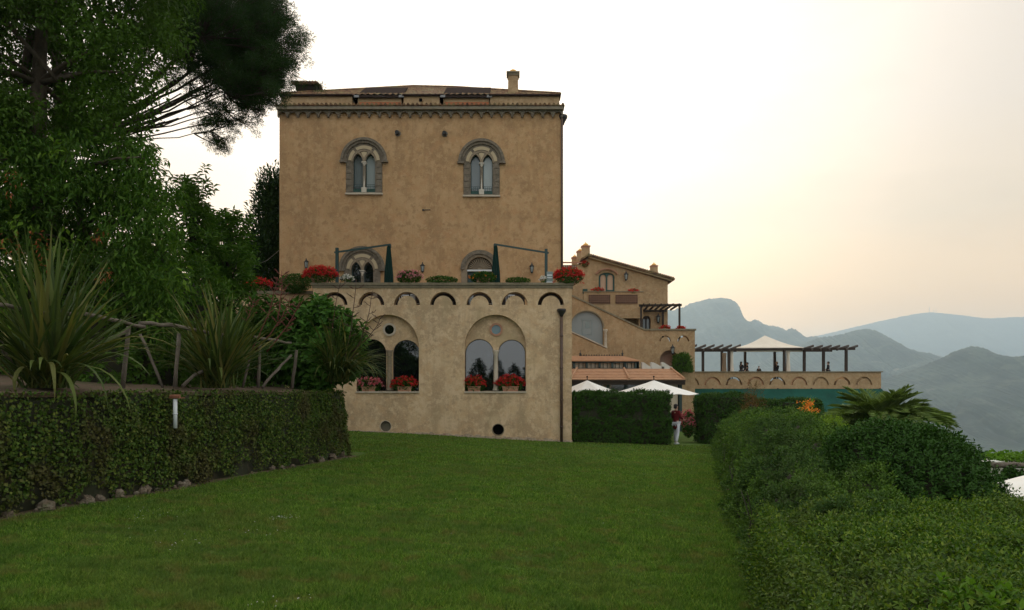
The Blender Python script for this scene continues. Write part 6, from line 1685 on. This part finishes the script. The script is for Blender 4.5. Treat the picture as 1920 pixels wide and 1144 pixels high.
C = np.array([tuple(P(1900 + rg.normal() * 12, 888 + rg.normal() * 6, d - .1)) for _ in range(22)]); leaf_obj('hanging_vine', [clump_leaves(rg, C, .12, 16, .08, .07)], LM['bush_dark'], vp)
m = MB(); d4 = 17.0; m.box(U(1830, d4), U(2150, d4), d4, d4 + .3, -2.5, Z(876, d4)); m.build('whitewashed_wall', MT['whitewash'], None, 'pale whitewashed wall under the vine pergola at the garden edge', 'wall')
d5 = 11.0; wp = thing('white_parasol', 'white parasol showing its sloping edge beside the low dark bush', 'parasol', (U(1985, d5), d5, float(terrain_h(U(1985, d5), d5))))
m = MB(); x = U(1985, d5); zt5 = Z(880, d5); n = 48; vs = []; fs = []
for i in range(7):
    t = i / 6
    for j in range(n): a = 2 * math.pi * j / n; rr = 1.12 * t; vs.append((x + rr * math.cos(a), d5 + rr * math.sin(a), zt5 - .44 * t ** 1.25))
for i in range(6):
    for j in range(n): fs.append((i * n + j, i * n + (j + 1) % n, (i + 1) * n + (j + 1) % n, (i + 1) * n + j))
m.add(vs, fs, True); m.build('canopy', MT['white_cloth'], wp)
m = MB(); m.tube([(x, d5, float(terrain_h(x, d5)) - .2), (x, d5, zt5 + .12)], .025, 8); m.build('pole', MT['white_paint'], wp)

# ================================================================== TREES
def limb_tube(m, a, b, r0, r1, sag=.0, n=6, wob=.12, sides=7):
    a, b = Vector(a), Vector(b); L = (b - a).length; pts = []
    for i in range(n + 1):
        t = i / n; q = a.lerp(b, t); w = math.sin(math.pi * t)
        q += Vector((rnd.uniform(-1, 1), rnd.uniform(-1, 1), rnd.uniform(-1, 1))) * wob * L * .12 * w; q.z += sag * L * w; pts.append(q)
    m.tube(pts, [r0 + (r1 - r0) * i / n for i in range(n + 1)], sides); return pts
def leafy_tree(name, label, foot, trunk_pts, r0, C, rad, per, L, Wd, seed, mat, bark, group=None, limbs=30, cat='tree', down=.35, out=.5, extra=None, fold=.15, droop=.2):
    rg = np.random.default_rng(seed); C = np.asarray(C, float)
    root = thing(name, label, cat, foot, group)
    m = MB(); m.tube(trunk_pts, [r0 * (1 - .7 * i / (len(trunk_pts) - 1)) for i in range(len(trunk_pts))], 12)
    idx = rg.choice(len(C), min(limbs, len(C)), replace=False)
    for i in idx:
        c = Vector(C[i]); cand = [Vector(t) for t in trunk_pts[1:]]
        b = min(cand, key=lambda t: (t - c).length + .7 * max(0, t.z - c.z)); limb_tube(m, b, c, r0 * .28, .012, .05, 6)
    m.build('trunk', bark, root)
    leaf_obj('crown', [clump_leaves(rg, C, rad, per, L, Wd, out, down, None, fold, droop)], mat, root)
    if extra:
        for nm, CC, rr, pr, l, w, mt in extra: leaf_obj(nm, [clump_leaves(rg, CC, rr, pr, l, w, .5, .5)], mt, root)
    return root
def px_clumps(rg, n, region, d0, d1):
    """clump centres spread through a volume; region(px, py) says whether the crown reaches there when seen from the lawn"""
    out = []
    while len(out) < n:
        d = rg.uniform(d0, d1); px = rg.uniform(-260, 560); py = rg.uniform(-230, 740)
        if region(px, py, d): out.append(tuple(P(px, py, d)))
    return np.array(out)
rg = np.random.default_rng(200)
# tall broad-leaved tree, its trunk in the upper corner of the picture
def reg_tall(px, py, d):
    lim = 345 - max(0, py - 60) * .62 + 14 * math.sin(py * .09) + 10 * math.sin(py * .031 + d)
    return px < lim and py < 255
C = px_clumps(rg, 640, reg_tall, 12.6, 16.5)
C = C[~((C[:, 1] < 14.5) & (np.abs(C[:, 0] / C[:, 1] * F + 960 - 71) < 42) & (733 - (C[:, 2] - EYE) / C[:, 1] * F < 175) & (733 - (C[:, 2] - EYE) / C[:, 1] * F > 15))]
x = U(70, 14.2)
leafy_tree('broadleaf_tree', 'tall broad-leaved tree with a pale grey trunk, in front of the stone pine', (x + .25, 14.2, 1.8), [(x + .25, 14.2, 1.5), (x + .15, 14.2, 4.0), (x - .0, 14.2, 6.5), (x + .03, 14.2, 8.2), (x + .10, 14.2, 9.6), (x - .05, 14.2, 11.4)], .24, C, .42, 150, .105, .048, 201, LM['tree'], MT['bark'], limbs=46)
m = MB()
for a, b, r in (((0, 30, 13.4), (110, 155, 13.9), .05), ((60, 60, 14.6), (45, 150, 14.4), .10), ((-20, 90, 13.6), (60, 140, 14), .045)): limb_tube(m, P(*a), P(*b), r, r * .8, .03)
m.build('limb', MT['bark'], [o for o in bpy.data.objects if o.name.startswith('broadleaf_tree')][0])
# dense garden tree below it
def reg_mid(px, py, d):
    if py < 250: return False
    top = 245 if px < 230 else 245 + (px - 230) * .95
    if px > 280: top = 295 + (px - 280) * 1.6
    return px < 330 + 14 * math.sin(py * .05) and py > top + 8 * math.sin(px * .1) and py < 640
C = px_clumps(rg, 580, reg_mid, 12.4, 15.6)
CY = px_clumps(rg, 26, reg_mid, 12.3, 12.7)
CS = np.array([tuple(P(a + rg.normal() * 14, b + rg.normal() * 10, 12.2)) for a, b in ((70, 440), (190, 445), (195, 505), (12, 460), (30, 350), (100, 480)) for _ in range(3)])
x = U(160, 14)
leafy_tree('garden_tree', 'dense dark garden tree with hanging narrow leaves and salmon young shoots above the largest flax', (x, 14, 1.8), [(x, 14, 1.5), (x + .1, 14, 3.0), (x, 14, 4.6), (x - .2, 14, 6.2)], .17, C, .40, 92, .15, .042, 202, LM['shrub'], MT['bark'], limbs=50, down=.65,
           extra=(('light_foliage', CY, .26, 16, .15, .055, LM['young']), ('salmon_foliage', CS, .14, 7, .085, .025, LM['salmon'])))
# small trees with whorled leaves against the sky
def small_tree(label, px, d, top, half, bottom, seed, n=70, L=.2):
    rg = np.random.default_rng(seed); C = []
    while len(C) < n:
        t = rg.random() ** .8; py = top + (bottom - top) * t; hw = half * (.25 + .95 * t ** .6) * rg.random() ** .5; s = rg.choice([-1, 1]); C.append(tuple(P(px + s * hw, py, d + rg.normal() * .6)))
    x = U(px, d); root = thing('small_tree', label, 'tree', (x, d, 1.7), 'small trees against the sky'); C = np.array(C)
    m = MB(); zt_ = Z(top + 20, d); m.tube([(x, d, 1.4), (x + .05, d, (1.7 + zt_) / 2), (x, d, zt_)], [.09, .06, .02], 8)
    for c in C: limb_tube(m, (x, d, max(2.0, c[2] - .7)), tuple(c), .02, .008, .03, 4)
    m.build('trunk', MT['twig'], root)
    ax = nrm((C - np.array([x, d, 0])) * np.array([1, 1, 0]) * .5 + np.array([0, 0, 1.0]) + rg.normal(size=C.shape) * .25)
    B = np.repeat(C, 4, 0) + rg.normal(size=(len(C) * 4, 3)) * .2; A = np.repeat(ax, 4, 0) + rg.normal(size=B.shape) * .3
    leaf_obj('crown', [shoot_leaves(rg, B, A, .24, 12, L, L * .27, 1.25, .35)], LM['shrub'], root)
small_tree('small tree with whorled leaves standing between the garden tree and the dark conifer', 425, 20, 408, 34, 560, 211, 80, .2)
small_tree('thin small tree with drooping whorled leaves at the edge of the garden tree', 362, 18, 340, 30, 540, 212, 70, .18)
# dark shrubs filling the shade behind the fence
for i, (px, py, d, rx, rz, n, lb) in enumerate(((120, 620, 13.6, 2.6, 1.5, 13000, 'shady dark shrub behind the largest flax and the log fence'), (300, 600, 15.5, 1.9, 1.8, 11000, 'shady dark shrub behind the fence under the garden tree'), (430, 640, 20.5, 1.2, 1.2, 8000, 'dark shrub behind the upright flax'), (490, 640, 22.5, .9, 1.0, 5000, 'dark shrub filling the corner under the side terrace wall'))):
    c = P(px, py, d); bush('shade_shrub', lb, 'shrub', (c.x, d, 1.7), (rx, 1.1, max(1.2, c.z - 1.7 + rz)), LM['shrub'], n, .13, .05, 220 + i, lump=.2, group='dark shrubs behind the fence', shoot=.25, core=.78, up=.1)
# columnar conifer beside the tower
def conifer(label, px, d, top, half, z0, seed, n=260, mat='conifer', group=None, name='conifer', right=None, per=60, L=.22):
    rg = np.random.default_rng(seed); x = U(px, d); zt_ = Z(top, d); H = zt_ - z0; root = thing(name, label, 'tree', (x, d, z0), group)
    m = MB(); m.tube([(x, d, z0 - .3), (x, d, z0 + H * .6), (x, d, zt_)], [H * .022, H * .012, .02], 8)
    C = []
    for i in range(n):
        t = rg.random() ** .75; r = half * d / F * (t ** 1.05) * (.35 + .65 * rg.random() ** .5) * (1 + .25 * math.sin(t * 40 + i)); a = rg.uniform(0, 6.28)
        C.append((x + r * math.cos(a), d + r * math.sin(a), zt_ - H * t * .97))
    for c in C[::4]: limb_tube(m, (x, d, c[2] + .2), c, .03, .012, -.02, 4)
    m.build('trunk', MT['twig'], root)
    leaf_obj('crown', [clump_leaves(rg, np.array(C), .38 * half * d / F / 2.2 + .1, per, L, .095, .7, -.1, (x, d, z0 + H * .4), .1, .1)], LM[mat], root)
    return root
conifer('dark conifer rising beside the tower edge behind the side terrace wall', 520, 40, 338, 190, 0, 231, 800, per=80, L=.27)

# umbrella pine: limbs rising from a fork, needle clumps towards their ends
def stone_pine():
    rg = np.random.default_rng(241); d = 22.0
    fork = np.array(tuple(P(112, 268, d))); foot = (fork[0] - 1.2, d + .3, 1.6)
    root = thing('stone_pine', 'huge umbrella pine spreading dark needle clumps on long bare limbs towards the tower', 'tree', foot)
    m = MB(); m.tube([foot, (fork[0] - .9, d + .2, 5), tuple(fork)], [.42, .36, .30], 12)
    Cc = np.array(tuple(P(225, 45, d))); ax_ = np.array([5.2, 5.2, 4.5])
    tips = []
    for i in range(150):
        az = rg.uniform(-math.pi, math.pi); el = rg.uniform(.02, 1.2)
        tips.append(Cc + ax_ * np.array([math.cos(az) * math.cos(el), math.sin(az) * math.cos(el), math.sin(el)]) * rg.uniform(.80, 1.0))
    edge = [(545, 80), (538, 42), (524, 12), (500, -15), (546, 108), (537, 132), (520, 95), (510, 60), (480, 35), (440, 120), (365, 95), (345, 50), (400, 80), (520, 150), (500, 168), (516, 118), (490, 120), (470, 140), (455, 95), (430, 60), (410, 105), (400, 40), (470, 60), (500, 70), (445, 20), (380, 10), (360, 60), (500, 30), (420, 20), (392, 70), (470, 100), (350, 20), (375, 40)]
    for px, py in edge:
        for k in range(3): tips.append(np.array(tuple(P(px - 16 - k * 8 + rg.normal() * 7, py + rg.normal() * 7, d - 1.5 + k * 1.4 + rg.normal() * .6))))
    low = [(488, 205), (470, 200), (452, 220), (440, 200), (420, 180), (400, 165), (436, 240), (418, 262), (400, 270), (384, 150), (455, 178), (480, 170), (428, 232), (385, 180), (360, 150), (410, 215), (395, 250), (440, 160), (462, 190), (412, 275), (430, 268), (500, 190)]
    for px, py in low: tips.append(np.array(tuple(P(px + rg.normal() * 4, py + rg.normal() * 4, d + rg.normal() * 1.0))))
    for _ in range(52):
        t_ = rg.random(); px = 375 + 150 * rg.random(); lo_, hi_ = 95 + 55 * (px - 375) / 150, 262 - 85 * max(0, (px - 430)) / 95
        tips.append(np.array(tuple(P(px, lo_ + (hi_ - lo_) * rg.random() ** 1.2, d + rg.normal() * 1.3)))); low.append(0)
    tips = np.array(tips); nlow = len(low)
    # main limbs
    hubs = []
    for px, py, dd, r in ((330, 150, d - .3, .13), (380, 120, d + 1, .12), (360, 178, d - .5, .085), (330, 195, d + .2, .09), (335, 222, d - .2, .075), (310, 228, d + .8, .06), (300, 90, d + 2, .14), (200, 60, d, .15), (90, 20, d + 1, .14), (240, 20, d - 2, .12), (0, 60, d + 1, .12), (380, 70, d - 1.5, .1), (450, 95, d, .07), (430, 140, d + .3, .065), (400, 150, d + 1.2, .06), (420, 170, d - .6, .05), (390, 205, d + .6, .05), (405, 228, d - .4, .045), (360, 215, d + .4, .045), (470, 130, d + .8, .05), (340, 175, d + .9, .06), (385, 165, d - .9, .05), (350, 205, d - .8, .045), (420, 205, d + .2, .04), (445, 165, d + .6, .045), (325, 212, d - .3, .05), (395, 245, d + .1, .035)):
        hp_ = np.array(tuple(P(px, py, dd))); start = Vector(fork)
        pts = limb_tube(m, start, Vector(hp_), r * .85, r * .36, -.035, 9, .12, 8); hubs += [np.array(tuple(q)) for q in pts[4:]]
    for q in range(2): limb_tube(m, fork, tuple(Cc + ax_ * np.array([-.6 + q * .3, .3, .2])), .22, .1, .03, 8)
    hubs = np.array(hubs); cl = []; rad = []
    for i, t in enumerate(tips):
        w = hubs - t; dd = np.linalg.norm(w, axis=1) + 2.0 * np.maximum(0, hubs[:, 0] - t[0] + .3); b = hubs[int(np.argmin(dd))]
        pts = limb_tube(m, Vector(b), Vector(t), .028, .010, -.05, 6, .12, 5)
        low_ = i >= len(tips) - nlow
        for k in range(5 if low_ else 9):
            o = rg.normal(size=3) * (np.array([.26, .26, .12]) if low_ else np.array([.36, .36, .20])); c = t + o
            cl.append(c); rad.append(.17 if low_ else .23)
            limb_tube(m, pts[4], Vector(c), .010, .006, 0, 3, .1, 4)
    m.build('trunk', MT['pine_bark'], root)
    cl = np.array(cl); rad = np.array(rad)
    dens = np.where(rad < .25, 0, 1)
    parts = []
    for sel, per in ((rad < .2, 110), (rad >= .2, 200)):
        C = cl[sel]; N = len(C) * per
        dr = nrm(rg.normal(size=(N, 3)) + np.array([0, 0, .35])); base = np.repeat(C, per, 0) + dr * np.repeat(rad[sel], per)[:, None] * rg.uniform(.25, 1.0, (N, 1)) * np.array([1, 1, .75])
        parts.append(leaf_arrays(base, dr + rg.normal(size=dr.shape) * .5, rg.normal(size=dr.shape), rg.uniform(.07, .12, N), .014, .05, .05))
    leaf_obj('crown', parts, LM['pine'], root)
stone_pine()
# trees on the other side of the lawn, mirrored in the great windows
for i, (x, y, H, lb) in enumerate(((-3.6, -13.5, 4.6, 'dark conifer standing alone, mirrored at the edge of the sky-reflecting window'), (-1.6, -15, 4.7, 'broad dark conifer mirrored in the first light of the sky-reflecting window'), (.2, -16, 4.4, 'dark conifer mirrored behind the column of the sky-reflecting window'), (2.0, -14, 4.5, 'dark conifer mirrored in the second light of the sky-reflecting window'), (3.9, -15, 4.2, 'low dark conifer mirrored beside the window jamb'))):
    rg2 = np.random.default_rng(260 + i); root = thing('lawn_conifer', lb, 'tree', (x, y, float(gz(x, y))), 'conifers across the lawn'); g = float(gz(x, y))
    m = MB(); m.tube([(x, y, g - .2), (x, y, g + H)], [.12, .03], 8); m.build('trunk', MT['bark'], root)
    t = rg2.random(220) ** .6; r = 1.9 * t ** .6 * (.4 + .6 * rg2.random(220)); a = rg2.uniform(0, 6.28, 220)
    C = np.stack([x + r * np.cos(a), y + r * np.sin(a), g + H * (1 - .95 * t)], 1); leaf_obj('crown', [clump_leaves(rg2, C, .28, 26, .2, .09, .7, 0)], LM['conifer'], root)

boxhedge('clipped_hedge', 'long clipped hedge across the lawn, mirrored low in the sky-reflecting window', -8, 6, -13.4, -12.2, gz, 2.9, LM['hedge_clip'], 14000, .14, .08, 270, group='clipped hedges')
